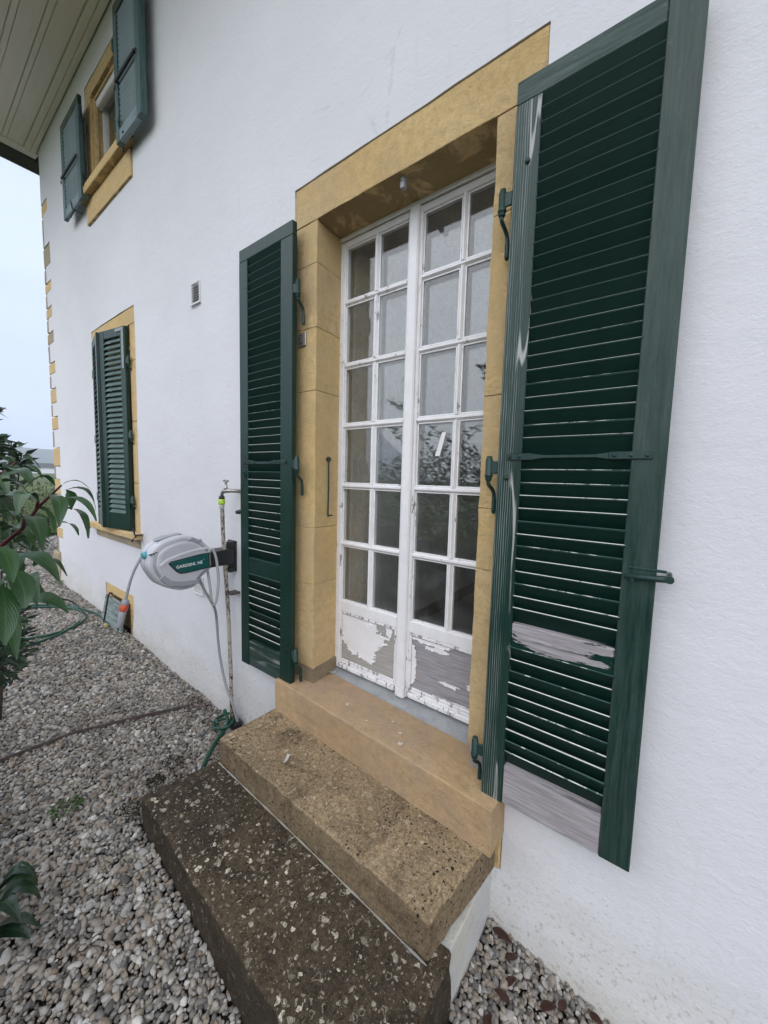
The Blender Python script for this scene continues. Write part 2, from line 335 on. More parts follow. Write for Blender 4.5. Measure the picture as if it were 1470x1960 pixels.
M = dict(
    stucco=mat_stucco(),
    stone=mat_stone('ochre_limestone', (.82, .615, .33), (.70, .495, .235), (.56, .355, .14)),
    stone_grey=mat_stone('worn_grey_limestone', (.46, .40, .31), (.37, .30, .21), (.28, .23, .16)),
    stone_rough=mat_stone('rough_spalled_base', (.52, .42, .28), (.38, .29, .18), (.62, .58, .50), .014, .9, 1.4),
    sill=mat_stone('pinkish_sandstone_sill', (.60, .43, .265), (.43, .31, .195), (.13, .10, .07), .004, .6),
    step_mid=mat_step('lichened_step_stone', (.46, .345, .205), (.325, .242, .145), (.090, .066, .042), (.68, .58, .41), .75, 1.0),
    step_low=mat_step('dark_lichened_step_stone', (.122, .092, .058), (.072, .055, .037), (.019, .015, .011), (.74, .68, .54), 1.0, .6),
    green=mat_green('dark_green_paint', dull=.05, rough=.30),
    green_stile_worn=mat_green('weathered_green_paint_chalky', dull=.22, rough=.36),
    green_rail_worn=mat_green('weathered_green_rail', dull=.6, rough=.5, axis='x', wear=.30),
    green_grain=mat_green('green_paint_raised_grain', grain=.62, rough=.34, dull=.08, wear=.13),
    green_mid=mat_green('half_peeled_green_board', axis='x', wear=.43),
    green_bare=mat_green('bare_grey_rail', axis='x', wear=.93),
    green_slat=mat_green('green_slat_paint', axis='x', rough=.5, wear=.13, spec=.22, base=(.0020, .0175, .0125)),
    green_upper=mat_green('pale_blue_green_slat', axis='x', rough=.5, dull=1.0, base=(.10, .15, .155), bloom=(.25, .31, .325)), green_upper_frame=mat_green('pale_blue_green_frame', rough=.45, dull=.55, base=(.02, .06, .055), bloom=(.17, .23, .24)),  # upper window shutters, paler and bluer than the door shutters
    green_slat_pale=mat_green('pale_green_slat', axis='x', rough=.55, dull=.9, base=(.03, .075, .065), bloom=(.24, .29, .28)),  # lower window slats, paler than those at the door
    edge_much=mat_edge('worn_slat_edge', .85), edge_some=mat_edge('rubbed_slat_edge', .40), edge_none=mat_edge('slat_edge', -.2),
    iron=mat_green('green_painted_iron', rough=.4, dull=.14, base=(.006, .030, .025)),
    white=mat_white_paint('white_door_paint', .12, .02), white_chip=mat_white_paint('white_door_paint_chipped', .22, .11),
    white_clean=mat_white_paint('white_window_paint', .15),
    peel_left=mat_peel('flaking_white_panel', -.30, (.30, .285, .265), (.46, .44, .41), (3.1, 0, 2.33), -1.315, .785, .17),
    peel_right=mat_peel('bare_wood_panel', -.30, (.20, .19, .20), (.42, .405, .43), (0.2, 0, 0.35), -.80, .70, -.13),
    white_film=mat_white_paint('white_paint_film', .05), white_flaky=mat_white_paint('flaking_white_trim', .25, .17),
    glass=mat_glass(), pebble=mat_pebble(),
    zinc=flat('grey_painted_threshold', (.40, .42, .43), .45, .4, 0, .3, 18),
    room=flat('interior_wall_paint', (.84, .82, .80), .9, .2), room_floor=flat('interior_floor', (.22, .20, .19), .5, .4), skirting=flat('brown_skirting', (.13, .075, .04), .5),
    dark=flat('dark_void', (.012, .012, .013), .9, .1),  # black colour stands in for the unlit depth behind windows, hatch and vents
    steel=flat('chrome_tap', (.55, .53, .50), .3, .5, .85, .4, 60), lime=flat('lime_green_plastic', (.48, .72, .06), .4),
    black=flat('black_plastic', (.02, .021, .023), .42), grey_pl=flat('light_grey_plastic', (.58, .585, .63), .38, .5, 0, .06, 20),
    grey_dk=flat('mid_grey_plastic', (.36, .365, .40), .42, .5, 0, .06, 20), grey_lt=flat('pale_grey_plastic', (.74, .74, .77), .4, .5, 0, .05, 20),
    teal=flat('teal_label', (.007, .095, .092), .35, .5, 0, .05), print=flat('white_print', (.80, .82, .82), .5, .3, 0, .02),
    orange=flat('orange_plastic', (.72, .13, .055), .4), cyan=flat('pale_blue_plastic', (.10, .38, .44), .4),
    hose_grey=flat('grey_hose', (.33, .33, .345), .45, .5, 0, .15), hose_pale=flat('pale_grey_hose', (.50, .50, .49), .45, .5, 0, .15),
    hose_green=flat('green_hose', (.008, .085, .05), .38, .5, 0, .3), pipe=mat_pipe(), yellow=flat('yellow_plastic', (.62, .52, .16), .4),
    soffit=mat_soffit(), fascia=flat('dark_fascia', (.03, .026, .024), .6),
    plank=mat_plank(), vent=flat('white_vent', (.68, .68, .68), .5, .4, 0, .12), plate=flat('brushed_plate', (.52, .50, .47), .35, .5, .6, .3),
    rust=flat('rusted_steel', (.16, .13, .115), .6, .4, .4, .45, 30),
    leaf=mat_leaf('glossy_dark_leaf', (.016, .050, .014), (.034, .088, .026), .34), leaf_small=mat_leaf('small_dark_leaf', (.010, .028, .014), (.025, .055, .022)),
    leaf_hedge=mat_leaf('hedge_leaf', (.020, .036, .018), (.05, .07, .03)), stem=flat('reddish_stem', (.085, .016, .018), .5, .4, 0, .6),
    bark=flat('brown_bark', (.05, .035, .025), .85), dead=flat('brown_dead_leaf', (.055, .019, .011), .6, .4, 0, .5, 25), weed=mat_leaf('weed_leaf', (.025, .058, .012), (.045, .095, .018)),
    moss=mat_ground('dark_moss_soil', (.035, .027, .018), (.05, .045, .022), 18), paper=flat('white_paper', (.80, .80, .78), .7, .3, 0, .03),
    bed=mat_ground('gravel_bed_soil', (.045, .037, .029), (.075, .063, .05), 9), lawn=mat_ground('lawn_grass', (.05, .075, .02), (.11, .125, .035), 6),
    field=mat_ground('far_field', (.07, .10, .03), (.12, .14, .05), .02, .1), hill=mat_ground('wooded_hill', (.05, .06, .045), (.09, .09, .06), .004, .1),
    wood_far=mat_ground('far_woods', (.02, .028, .018), (.04, .045, .03), .2, .2), soil=mat_ground('dark_bed_soil', (.02, .016, .012), (.04, .03, .02), 9),
    mortar=mat_stone('white_mortar', (.66, .64, .60), (.52, .49, .44), (.30, .26, .2), .01, .7, 1.5), plinth=mat_stone('white_plinth', (.72, .72, .71), (.62, .62, .58), (.45, .45, .38), .004, .2),
)

# ------------------------------------------------------------------ mesh helpers
def link(name, bm, mats, parent=None, smooth=False):
    me = bpy.data.meshes.new(name); bm.normal_update(); bm.to_mesh(me); bm.free()
    for m in (mats if isinstance(mats, (list, tuple)) else [mats]): me.materials.append(m)
    if smooth:
        for p in me.polygons: p.use_smooth = True
    return inst(name, me, parent)
def inst(name, me, parent=None, loc=None, rot=None):
    o = bpy.data.objects.new(name, me); COL.objects.link(o)
    if parent is not None: o.parent = parent
    if loc is not None: o.location = loc
    if rot is not None: o.rotation_euler = rot
    return o
def tag(o, label=None, cat=None, group=None, kind=None):
    for k, v in (('label', label), ('category', cat), ('group', group), ('kind', kind)):
        if v: o[k] = v
    return o
def thing(name, label, cat, loc=(0, 0, 0), rz=0, group=None):
    o = bpy.data.objects.new(name, None); COL.objects.link(o); o.location = loc; o.rotation_euler = (0, 0, rz)
    o.empty_display_size = .1
    return tag(o, label, cat, group)

def bx(bm, x0, x1, y0, y1, z0, z1, bev=0.0, seg=1, mi=0):
    vs_ = [bm.verts.new((x, y, z)) for x in (x0, x1) for y in (y0, y1) for z in (z0, z1)]
    fs = [bm.faces.new([vs_[i] for i in q]) for q in ((0, 1, 3, 2), (4, 6, 7, 5), (0, 4, 5, 1), (2, 3, 7, 6), (0, 2, 6, 4), (1, 5, 7, 3))]
    for f in fs: f.material_index = mi
    if bev:
        es = list({e for f in fs for e in f.edges})
        r = bmesh.ops.bevel(bm, geom=es, offset=bev, segments=seg, affect='EDGES', profile=.5)
        for f in r['faces']: f.material_index = mi
    return bm
def box(name, m, x0, x1, y0, y1, z0, z1, bev=.002, parent=None, seg=1):
    return link(name, bx(bmesh.new(), x0, x1, y0, y1, z0, z1, bev, seg), m, parent)

def rough_block(name, m, c8, res=.05, bev=.008, amp=.003, parent=None, freq=9, edge=0.0):
    """stone from eight corners (x-,y-,z- order as bx), edges rounded, faces broken up a little"""
    bm = bmesh.new()
    vs_ = [bm.verts.new(c) for c in c8]
    for q in ((0, 1, 3, 2), (4, 6, 7, 5), (0, 4, 5, 1), (2, 3, 7, 6), (0, 2, 6, 4), (1, 5, 7, 3)): bm.faces.new([vs_[i] for i in q])
    bmesh.ops.bevel(bm, geom=list(bm.edges), offset=bev, segments=2, affect='EDGES', profile=.5)
    for _ in range(5):
        es = [e for e in bm.edges if e.calc_length() > res * 1.5]
        if not es: break
        bmesh.ops.subdivide_edges(bm, edges=es, cuts=1, use_grid_fill=True)
    for v in bm.verts:
        n = noise.noise_vector(v.co * freq)
        e = noise.noise(v.co * freq * 3.1) * .4
        v.co += (n + Vector((e, e, e))) * amp
    bmesh.ops.triangulate(bm, faces=[f for f in bm.faces if len(f.verts) > 4])
    o = link(name, bm, m, parent, True); wn = o.modifiers.new('normals', 'WEIGHTED_NORMAL'); wn.weight = 90; return o
def c8(x0, x1, y0, y1, z0, z1):
    return [(x, y, z) for x in (x0, x1) for y in (y0, y1) for z in (z0, z1)]

def tube(bm, pts, r, n=8, cap=True, mi=0):
    pts = [Vector(p) for p in pts]; rs = r if isinstance(r, (list, tuple)) else [r] * len(pts)
    rings = []; t0 = (pts[1] - pts[0]).normalized()
    u = t0.orthogonal().normalized()
    for i, p in enumerate(pts):
        t = (pts[min(i + 1, len(pts) - 1)] - pts[max(i - 1, 0)]).normalized()
        u = (u - t * u.dot(t)).normalized(); v = t.cross(u)
        rings.append([bm.verts.new(p + (u * math.cos(a) + v * math.sin(a)) * rs[i]) for a in [2 * math.pi * k / n for k in range(n)]])
    for a, b in zip(rings, rings[1:]):
        for k in range(n):
            f = bm.faces.new((a[k], a[(k + 1) % n], b[(k + 1) % n], b[k])); f.smooth = True; f.material_index = mi
    if cap:
        f = bm.faces.new(rings[0][::-1]); f.material_index = mi; f = bm.faces.new(rings[-1]); f.material_index = mi
    return bm
def spline(pts, n=8):
    P = [Vector(p) for p in pts]; out = []
    for i in range(len(P) - 1):
        a, b, c, d = P[max(i - 1, 0)], P[i], P[i + 1], P[min(i + 2, len(P) - 1)]
        for k in range(n):
            t = k / n
            out.append(.5 * ((2 * b) + (c - a) * t + (2 * a - 5 * b + 4 * c - d) * t * t + (3 * b - a - 3 * c + d) * t ** 3))
    return out + [P[-1]]
def prism(bm, poly, axis, a, b, bev=0.0, mi=0):
    """extrude a polygon; axis 'x': poly is (y,z); 'y': (x,z); 'z': (x,y)"""
    f3 = {'x': lambda p, h: (h, p[0], p[1]), 'y': lambda p, h: (p[0], h, p[1]), 'z': lambda p, h: (p[0], p[1], h)}[axis]
    A = [bm.verts.new(f3(p, a)) for p in poly]; B = [bm.verts.new(f3(p, b)) for p in poly]
    n = len(poly); fs = [bm.faces.new(A), bm.faces.new(B[::-1])]
    for i in range(n): fs.append(bm.faces.new((A[i], B[i], B[(i + 1) % n], A[(i + 1) % n])))
    for f in fs: f.material_index = mi
    bmesh.ops.recalc_face_normals(bm, faces=fs)
    if bev: bmesh.ops.bevel(bm, geom=list({e for f in fs[:2] for e in f.edges}), offset=bev, segments=2, affect='EDGES', profile=.5)
    return bm
def lathe(bm, prof, org=(0, 0, 0), n=16, axis='z', mi=0):
    org = Vector(org); rings = []
    for r, h in prof:
        ring = []
        for k in range(n):
            a = 2 * math.pi * k / n; c, s = r * math.cos(a), r * math.sin(a)
            ring.append(bm.verts.new(org + Vector({'z': (c, s, h), 'y': (c, h, s), 'x': (h, c, s)}[axis])))
        rings.append(ring)
    for a, b in zip(rings, rings[1:]):
        for k in range(n):
            f = bm.faces.new((a[k], a[(k + 1) % n], b[(k + 1) % n], b[k])); f.smooth = True; f.material_index = mi
    for q in (rings[0][::-1], rings[-1]): bm.faces.new(q).material_index = mi
    return bm
def lerp(x, xs, ys): return float(np.interp(x, xs, ys))
def gz(x, y):
    z = lerp(x, [-40, -14, -9, -6.5, -4.7, -3.9, -3.0, -2.3, -.42, 0, 3], [.10, .24, .24, .185, .145, .105, .045, .015, -.035, -.085, -.13])
    return z + max(0, min(1, -y / .75)) * lerp(x, [-3.2, -1.8, -1.3, -.9, 0], [.04, .095, .055, .0, .02])

# ------------------------------------------------------------------ ground and far land
def sheet(name, m, xs, ys, zf, kind='structure'):
    bm = bmesh.new(); g = [[bm.verts.new((x, y, zf(x, y))) for y in ys] for x in xs]
    for i in range(len(xs) - 1):
        for j in range(len(ys) - 1): bm.faces.new((g[i][j], g[i + 1][j], g[i + 1][j + 1], g[i][j + 1]))
    o = link(name, bm, m, None, True); o['kind'] = kind; return o
sheet('ground', M['field'], [-1450, -900, -300, -100, -30, -12, 12, 30, 300, 400], [-690, -300, -40, -8, 8, 40, 300, 880], lambda x, y: -.32 if abs(x) < 50 and abs(y) < 50 else -.4)
sheet('gravel_bed', M['bed'], list(np.arange(-11, 3.01, .25)), [-2.75, -2.5, -2.25, -2.0] + list(np.arange(-1.75, .01, .25)) + [.05], lambda x, y: gz(x, y) - .035)  # outer rows underlie the unseen gravel added for bounce light
sheet('gravel_path', M['bed'], list(np.arange(-11, -6.45, .25)), [.05, .4, .8, 1.2, 1.6], lambda x, y: gz(x, y) - .035)
sheet('garden_bed', M['soil'], list(np.arange(-11, 6.01, .5)), [-6, -4, -3, -2.75], lambda x, y: gz(x, y) + .03)
sheet('lawn', M['lawn'], [-34, -24, -16, -12, -11], [-14, -6, 0, 3, 6, 16, 30], lambda x, y: .10 + .14 * max(0, min(1, (x + 34) / 20)))

def ridge(name, m, x, y0, y1, h, seed, depth):
    rnd = random.Random(seed); ys = np.linspace(y0, y1, 60); bm = bmesh.new(); rows = []
    for kx, kh in ((0, 0), (.35, .55), (.7, .92), (1, 1), (1.5, .2)):
        row = []
        for y in ys:
            hh = h * (0.72 + .5 * noise.noise(Vector((y / 900 + seed, seed, 0))) + .12 * noise.noise(Vector((y / 160, seed, 3))))
            row.append(bm.verts.new((x - kx * depth, y, -.4 + hh * kh)))
        rows.append(row)
    for a, b in zip(rows, rows[1:]):
        for i in range(len(ys) - 1): bm.faces.new((a[i], a[i + 1], b[i + 1], b[i]))
    o = link(name, bm, m, None, True); o['kind'] = 'structure'; return o
ridge('hill', M['field'], -430, -400, 800, 13, 2, 250)
ridge('mountain', M['hill'], -900, -420, 700, 84, 5, 300)
rnd = random.Random(4)
def blob(bm, c, r, sq=1.0, seed=0, sub=2):
    res = bmesh.ops.create_icosphere(bm, subdivisions=sub, radius=1)
    for v in res['verts']:
        d = 1 + .35 * noise.noise(v.co * 2.1 + Vector((seed, 0, 0))) + .18 * noise.noise(v.co * 6 + Vector((0, seed, 0)))
        v.co = Vector(c) + Vector((v.co.x * r * d, v.co.y * r * d, v.co.z * r * sq * d))
bm = bmesh.new()
for i in range(90):
    y = rnd.uniform(-120, 330); blob(bm, (-330 + rnd.uniform(-25, 25), y, 1.6), rnd.uniform(2.5, 4.6), .75, i, 2)
tag(link('far_woods', bm, M['wood_far'], None, True), kind='stuff')
for i, (y, hx) in enumerate(((42, 9), (56, 12), (66, 8))):
    h = thing('farmhouse', ['small white farmhouse in front of the distant dark wood', 'long pale farmhouse with dark roof far across the field', 'little white barn at the edge of the far wood'][i], 'house', (-300, y, -.4), 0, 'farmhouses far across the field')
    box('wall', M['white_clean'], -4, 4, -hx / 2, hx / 2, 0, 3.2, 0, h)
    bm = bmesh.new(); prism(bm, [(-4.6, 3.2), (4.6, 3.2), (0, 6)], 'y', -hx / 2 - .4, hx / 2 + .4); link('roof', bm, M['fascia'], h)

# ------------------------------------------------------------------ the house
house = thing('house', 'white rendered house with ochre stone door and window surrounds', 'house', (-3, 0, 0))
HP = bpy.data.objects.new('tmp', None)
def hpart(o):                      # parts are modelled in world coordinates and hung on the house
    o.parent = house; o.matrix_parent_inverse = Matrix.Translation((3, 0, 0)); return o
HX0, HX1, HTOP = -6.5, 3.0, 5.62
OPEN = [(-1.646, -.409, .165, 3.112), (-4.83, -3.735, 1.045, 3.068), (-4.765, -3.67, 4.05, 5.30), (-4.69, -3.945, -.4, .487),
        (-2.725, -2.635, 2.825, 2.94), (-2.755, -2.645, .795, .895)]
QU = [(4.92, 4.77, .27), (4.41, 4.165, .30), (3.98, 3.86, .28), (3.685, 3.55, .27), (3.38, 3.235, .29), (3.01, 2.865, .29), (2.69, 2.50, .29), (2.335, 2.165, .30), (1.94, 1.695, .31), (1.54, 1.33, .28), (.89, .765, .28)]
zz = [(.572, .765), (.89, 1.33), (1.54, 1.695), (1.94, 2.165), (2.335, 2.5), (2.69, 2.865), (3.01, 3.235), (3.38, 3.55), (3.685, 3.86), (3.98, 4.165), (4.41, 4.77)]
QUO = [(HX0, HX0 + w_, zb, zt) for zt, zb, w_ in QU] + [(HX0, HX0 + .085, zb, zt) for zb, zt in zz]
ALL = OPEN + QUO + [(HX0, HX0 + .16, -.4, .572)]
def cuts(lo, hi, vals, step):
    c = sorted({lo, hi, *[v for v in vals if lo < v < hi]}); out = []
    for a, b in zip(c, c[1:]):
        n = max(1, round((b - a) / step)); out += [a + (b - a) * i / n for i in range(n)]
    return out + [hi]
xs = cuts(HX0, HX1, [v for o in ALL for v in o[:2]], .11); zs = cuts(-.4, HTOP, [v for o in ALL for v in o[2:]], .11)
bm = bmesh.new(); V = {}
def wy(x, z):
    y = -.004 * noise.noise(Vector((x * 1.3, 0, z * 1.3))) - .002 * noise.noise(Vector((x * 6, 2, z * 6)))
    b = z - gz(x, 0)
    y -= .022 * math.exp(-(max(0, b) / .13) ** 2) * (1 + .7 * noise.noise(Vector((x * 4, 5, z * 3))))
    return y
def gv(i, j):
    if (i, j) not in V:
        x, z = xs[i], zs[j]
        jx = .004 * noise.noise(Vector((x * 7, 9, z * 7))) if i not in (0, len(xs) - 1) else 0
        V[i, j] = bm.verts.new((x + jx, wy(x, z), z + .004 * noise.noise(Vector((z * 5, x * 9, 1)))))
    return V[i, j]
for i in range(len(xs) - 1):
    for j in range(len(zs) - 1):
        cx, cz = (xs[i] + xs[i + 1]) / 2, (zs[j] + zs[j + 1]) / 2
        if any(o[0] < cx < o[1] and o[2] < cz < o[3] for o in ALL): continue
        bm.faces.new((gv(i, j), gv(i + 1, j), gv(i + 1, j + 1), gv(i, j + 1)))
be = [e for e in bm.edges if len(e.link_faces) == 1]
for e in be: e.smooth = False
r = bmesh.ops.extrude_edge_only(bm, edges=be)
for v in [g for g in r['geom'] if isinstance(g, bmesh.types.BMVert)]: v.co.y = .07
hpart(link('facade_wall', bm, M['stucco'], None, True))
hpart(box('side_wall', M['stucco'], HX0 + .012, HX0 + .3, .075, 7, -.4, HTOP, 0))
for zt, zb, w_ in QU:
    g = M['stone_grey'] if zt in (4.41, 3.38) else M['stone']
    hpart(rough_block('quoin_stone', g, c8(HX0 - .012, HX0 + w_ - .008, .002, .30, zb + .006, zt - .008), .12, .012, .004))
for zb, zt in zz:
    hpart(rough_block('quoin_stone', M['stone_grey'], c8(HX0 - .016, HX0 + .080, .004, .42, zb + .008, zt - .008), .12, .010, .004))
hpart(rough_block('corner_guard_stone', M['stone_grey'], c8(HX0 - .11, HX0 + .155, -.035, .25, -.2, .568), .1, .03, .006))

# eaves over the wall: flat soffit boards with battens, a cornice strip and a dark verge
def eave(name, m, y0, y1, z0, z1, x0=-6.60, x1=2.2, b=.004): return hpart(box(name, m, x0, x1, y0, y1, z0, z1, b))
eave('cornice_strip', M['soffit'], -.055, -.010, 5.555, 5.62); eave('cornice_board', M['soffit'], -.112, -.058, 5.565, 5.62)
yy = -.116
for wdt in (.145, .14, .14, .14, .14, .14, .14):
    eave('soffit_board', M['soffit'], yy - wdt, yy, 5.585, 5.62, b=.003); yy -= wdt
    eave('soffit_batten', M['soffit'], yy - .044, yy - .004, 5.578, 5.62, b=.006); yy -= .048
eave('eaves_fascia', M['soffit'], yy - .04, yy, 5.52, 5.9)
hpart(box('verge_moulding', M['soffit'], -6.66, -6.604, yy, .02, 5.56, 5.64, .006)); hpart(box('verge_board', M['soffit'], -6.74, -6.664, yy, .02, 5.575, 5.66, .006))
hpart(box('verge_fascia', M['fascia'], -7.02, -6.744, yy, .35, 5.56, 5.85, .004))
hpart(box('roof', M['fascia'], -6.95, 2.4, yy, 7, 5.66, 5.9, 0))

# door surround, block by block
JL = [2.916, 2.718, 2.409, 2.096, 1.38, 1.073, .603]
for zt, zb in zip(JL, JL[1:]):
    hpart(rough_block('jamb_stone', M['stone'], [(-1.642, .004, zb + .0008), (-1.642, .004, zt - .0008), (-1.642, .31, zb + .0008), (-1.642, .31, zt - .0008), (-1.480, .004, zb + .0008), (-1.480, .004, zt - .0008), (-1.508, .31, zb + .0008), (-1.508, 0.31, zt - .0008)], .04, .0025, .0030, None, 12))
hpart(rough_block('jamb_base', M['stone_rough'], c8(-1.64, -1.487, .012, .31, .50, .602), .03, .006, .005, None, 26))
JR = [2.916, 2.589, 1.963, 1.551, 1.315, .60]
for zt, zb in zip(JR, JR[1:]):
    hpart(rough_block('jamb_stone', M['stone'], [(-.572, .004, zb + .0008), (-.572, .004, zt - .0008), (-.544, .31, zb + .0008), (-.544, .31, zt - .0008), (-.412, .004, zb + .0008), (-.412, .004, zt - .0008), (-.412, .31, zb + .0008), (-.412, .31, zt - .0008)], .04, .003, .0038, None, 12))
hpart(rough_block('jamb_base', M['mortar'], c8(-.566, -.413, .016, .31, .49, .598), .03, .008, .006, None, 26))
hpart(rough_block('lintel_stone', M['stone'], c8(-1.643, -.412, .004, .31, 2.920, 3.108), .06, .004, .0025))
hpart(rough_block('base_stone', M['stone'], c8(-1.64, -.412, -.012, .3, .168, .335), .08, .006, .003))
hpart(rough_block('sill_stone', M['sill'], [(-1.685, -.092, .335), (-1.685, -.092, .518), (-1.685, .31, .335), (-1.685, .31, .522), (-.408, -.128, .315), (-.411, -.128, .500), (-.404, .31, .315), (-.404, .31, .505)], .03, .006, .0025, None, 14))

# ---- French door (frame is the part, everything else in it a sub-part)
YD = .186
bm = bmesh.new()
bx(bm, -1.545, -1.502, YD, YD + .07, .53, 2.90, .003); bx(bm, -.56, -.515, YD, YD + .07, .53, 2.90, .003)
bx(bm, -1.545, -.515, YD - .002, YD + .07, 2.902, 2.96, .003)
door = hpart(link('french_door', bm, M['white'])); tag(door, 'white two-leaf glazed door with flaking bottom panels')
def dpart(name, m, x0, x1, y0, y1, z0, z1, b=.003): return box(name, m, x0, x1, y0, y1, z0, z1, b, door)
DF, DB = YD + .006, YD + .052
ROWS = [2.585, 2.257, 1.934, 1.607, 1.28]
LEAF = [(-1.500, -1.464, -1.064, -1.026, -1.254, 'L'), (-1.022, -.985, -.585, -.550, -.780, 'R')]
glass_me = {}
for xo, xa, xb, xe, xm, side in LEAF:
    dpart('stile', M['white_chip'], xo, xa, DF, DB, .545, 2.898, .004); dpart('stile', M['white'], xb, xe, DF, DB, .545, 2.898, .004)
    dpart('top_rail', M['white'], xa + .0005, xb - .0005, DF + .001, DB, 2.868, 2.897, .003)
    dpart('lock_rail', M['white'], xa + .0005, xb - .0005, DF + .001, DB, .888, .948, .003)
    dpart('bottom_rail', M['white_flaky'], xa + .0005, xb - .0005, DF + .001, DB, .548, .592, .003)
    dpart('weather_bar', M['white_flaky'], xa + .002, xb - .002, DF - .016, DF, .556, .582, .005)
    # sunk panel with a bead round it
    dpart('bottom_panel', M['peel_left'] if side == 'L' else M['peel_right'], xa + .001, xb - .001, DF + .010, DB - .006, .592, .888, .001)
    U0, U1, V0, V1, st = xa + .0145, xb - .0145, .6075, .8725, .0034
    nu, nv = int((U1 - U0) / st), int((V1 - V0) / st); F = {}; bm = bmesh.new(); Vt = {}
    for i in range(nu + 1):
        for j in range(nv + 1):
            u, v = i / nu, j / nv; q = Vector(((U0 + u * (U1 - U0)) * 5.2, 3.3 if side == 'L' else 8.1, (V0 + v * (V1 - V0)) * 9))
            nz_ = .26 * noise.fractal(q, .7, 2.1, 7) + .17 * noise.noise(Vector((q.x * 6, q.y, q.z * 10))) + .08 * noise.noise(Vector((q.x * 17, q.y, q.z * 21)))
            if side == 'L': sh_ = max(1 - math.hypot((u - .36) / .50, (v - .66) / .50), .75 - math.hypot((u - .52) / .34, (v - .30) / .28), .55 - math.hypot((u - .9) / .12, (v - .98) / .3))
            else: sh_ = max(.62 - math.hypot((u - .30) / .75, (v - 1.0) / .16), .62 - math.hypot(u / .13, (v - .45) / .85), .62 - math.hypot((u - 1) / .24, (v - .46) / .24), .60 - math.hypot((u - .42) / .42, (v - .88) / .10), .42 - math.hypot((u - .55) / .3, (v - .30) / .10), .45 - math.hypot((u - .6) / .8, v / .10))
            F[i, j] = sh_ + nz_ - .06
    for i in range(nu):
        for j in range(nv):
            c4 = ((i, j), (i + 1, j), (i + 1, j + 1), (i, j + 1))
            if min(F[c] for c in c4) < 0: continue
            for c in c4:
                if c not in Vt:
                    f_ = F[c]; cu = max(0, .5 + .9 * noise.noise(Vector((c[0] * .06, c[1] * .06, 7)))) * math.exp(-f_ / .045)
                    Vt[c] = bm.verts.new((U0 + c[0] * st, DF + .0086 - .0105 * cu, V0 + c[1] * st + .002 * cu))
            bm.faces.new([Vt[c] for c in c4])
    bmesh.ops.recalc_face_normals(bm, faces=bm.faces[:])
    for f in bm.faces:
        if f.normal.y > 0: f.normal_flip()
    link('paint_layer', bm, M['white_film'], door, False)
    bm = bmesh.new()
    for q in ((xa, xa + .014, .593, .887), (xb - .014, xb, .593, .887)): bx(bm, q[0], q[1], DF + .002, DF + .0095, q[2], q[3], .003)
    for q in ((xa + .0145, xb - .0145, .593, .607), (xa + .0145, xb - .0145, .873, .887)): bx(bm, q[0], q[1], DF + .0022, DF + .0095, q[2], q[3], .003)
    link('panel_moulding', bm, M['white_flaky'], door)
    zc = [2.868] + ROWS + [.948]
    def bar(name, poly_w, x0, x1, z0, z1, vert):
        bm = bmesh.new(); d0, d1 = DF + .001, DB - .002
        if vert: prism(bm, [(x0, d1), (x0, d0 + .012), (x0 + .007, d0), (x1 - .007, d0), (x1, d0 + .012), (x1, d1)], 'z', z0, z1)
        else: prism(bm, [(d1, z0), (d0 + .012, z0), (d0, z0 + .007), (d0, z1 - .007), (d0 + .012, z1), (d1, z1)], 'x', x0, x1)
        return link(name, bm, M['white_chip' if noise.noise(Vector((x0 * 9, z0 * 3, 0))) > .1 else 'white'], door)
    for z in ROWS: bar('glazing_bar', 0, xa + .0005, xb - .0005, z - .0115, z + .0115, False)
    for zt, zb in zip(zc, zc[1:]):
        ztt = zt - (.0118 if zt in ROWS else .0003); zbb = zb + (.0118 if zb in ROWS else .0003)
        bar('glazing_bar', 0, xm - .011, xm + .011, zbb, ztt, True)
        for x0, x1 in ((xa, xm - .011), (xm + .011, xb)):
            x0 += .0008; x1 -= .0008; z0 = zbb + .0008; z1 = ztt - .0008
            bm = bmesh.new()          # inner and outer sheet of the double pane
            bx(bm, x0, x1, DF + .018, DF + .0215, z0, z1); bx(bm, x0, x1, DF + .040, DF + .0435, z0, z1)
            link('pane', bm, M['glass'], door)
            bm = bmesh.new()          # putty bead round the pane
            for q in ((x0, x0 + .006, z0, z1), (x1 - .006, x1, z0, z1), (x0 + .0062, x1 - .0062, z0, z0 + .006), (x0 + .0062, x1 - .0062, z1 - .006, z1)):
                bx(bm, q[0], q[1], DF + .0125, DF + .0178, q[2], q[3])
            link('glazing_bead', bm, M['white_chip'], door)
bm = bmesh.new(); prism(bm, [(-1.049, DF), (-1.049, DF - .012), (-1.043, DF - .019), (-1.003, DF - .019), (-.997, DF - .012), (-.997, DF)], 'z', .60, 2.896)
link('astragal', bm, M['white'], door)
bm = bmesh.new(); prism(bm, [(-1.051, DF), (-1.051, DF - .016), (-1.045, DF - .022), (-1.001, DF - .022), (-.995, DF - .016), (-.995, DF)], 'z', .546, .599)
link('astragal_foot', bm, M['white_chip'], door)
bm = bmesh.new()
q = [(-1.49, .152, .527), (-.56, .118, .512), (-.56, .24, .545), (-1.49, .24, .547)]
top = [bm.verts.new(p) for p in q]; bot = [bm.verts.new((p[0], p[1], .47)) for p in q]
bm.faces.new(top); bm.faces.new(bot[::-1])
for i in range(4): bm.faces.new((top[i], bot[i], bot[(i + 1) % 4], top[(i + 1) % 4]))
bmesh.ops.recalc_face_normals(bm, faces=bm.faces[:]); bmesh.ops.bevel(bm, geom=[e for e in bm.edges], offset=.003, segments=2, affect='EDGES')
link('threshold', bm, M['zinc'], door)
lz = thing('paper_strip', 'white paper strip stuck aslant on a pane of the right door leaf', 'paper strip')
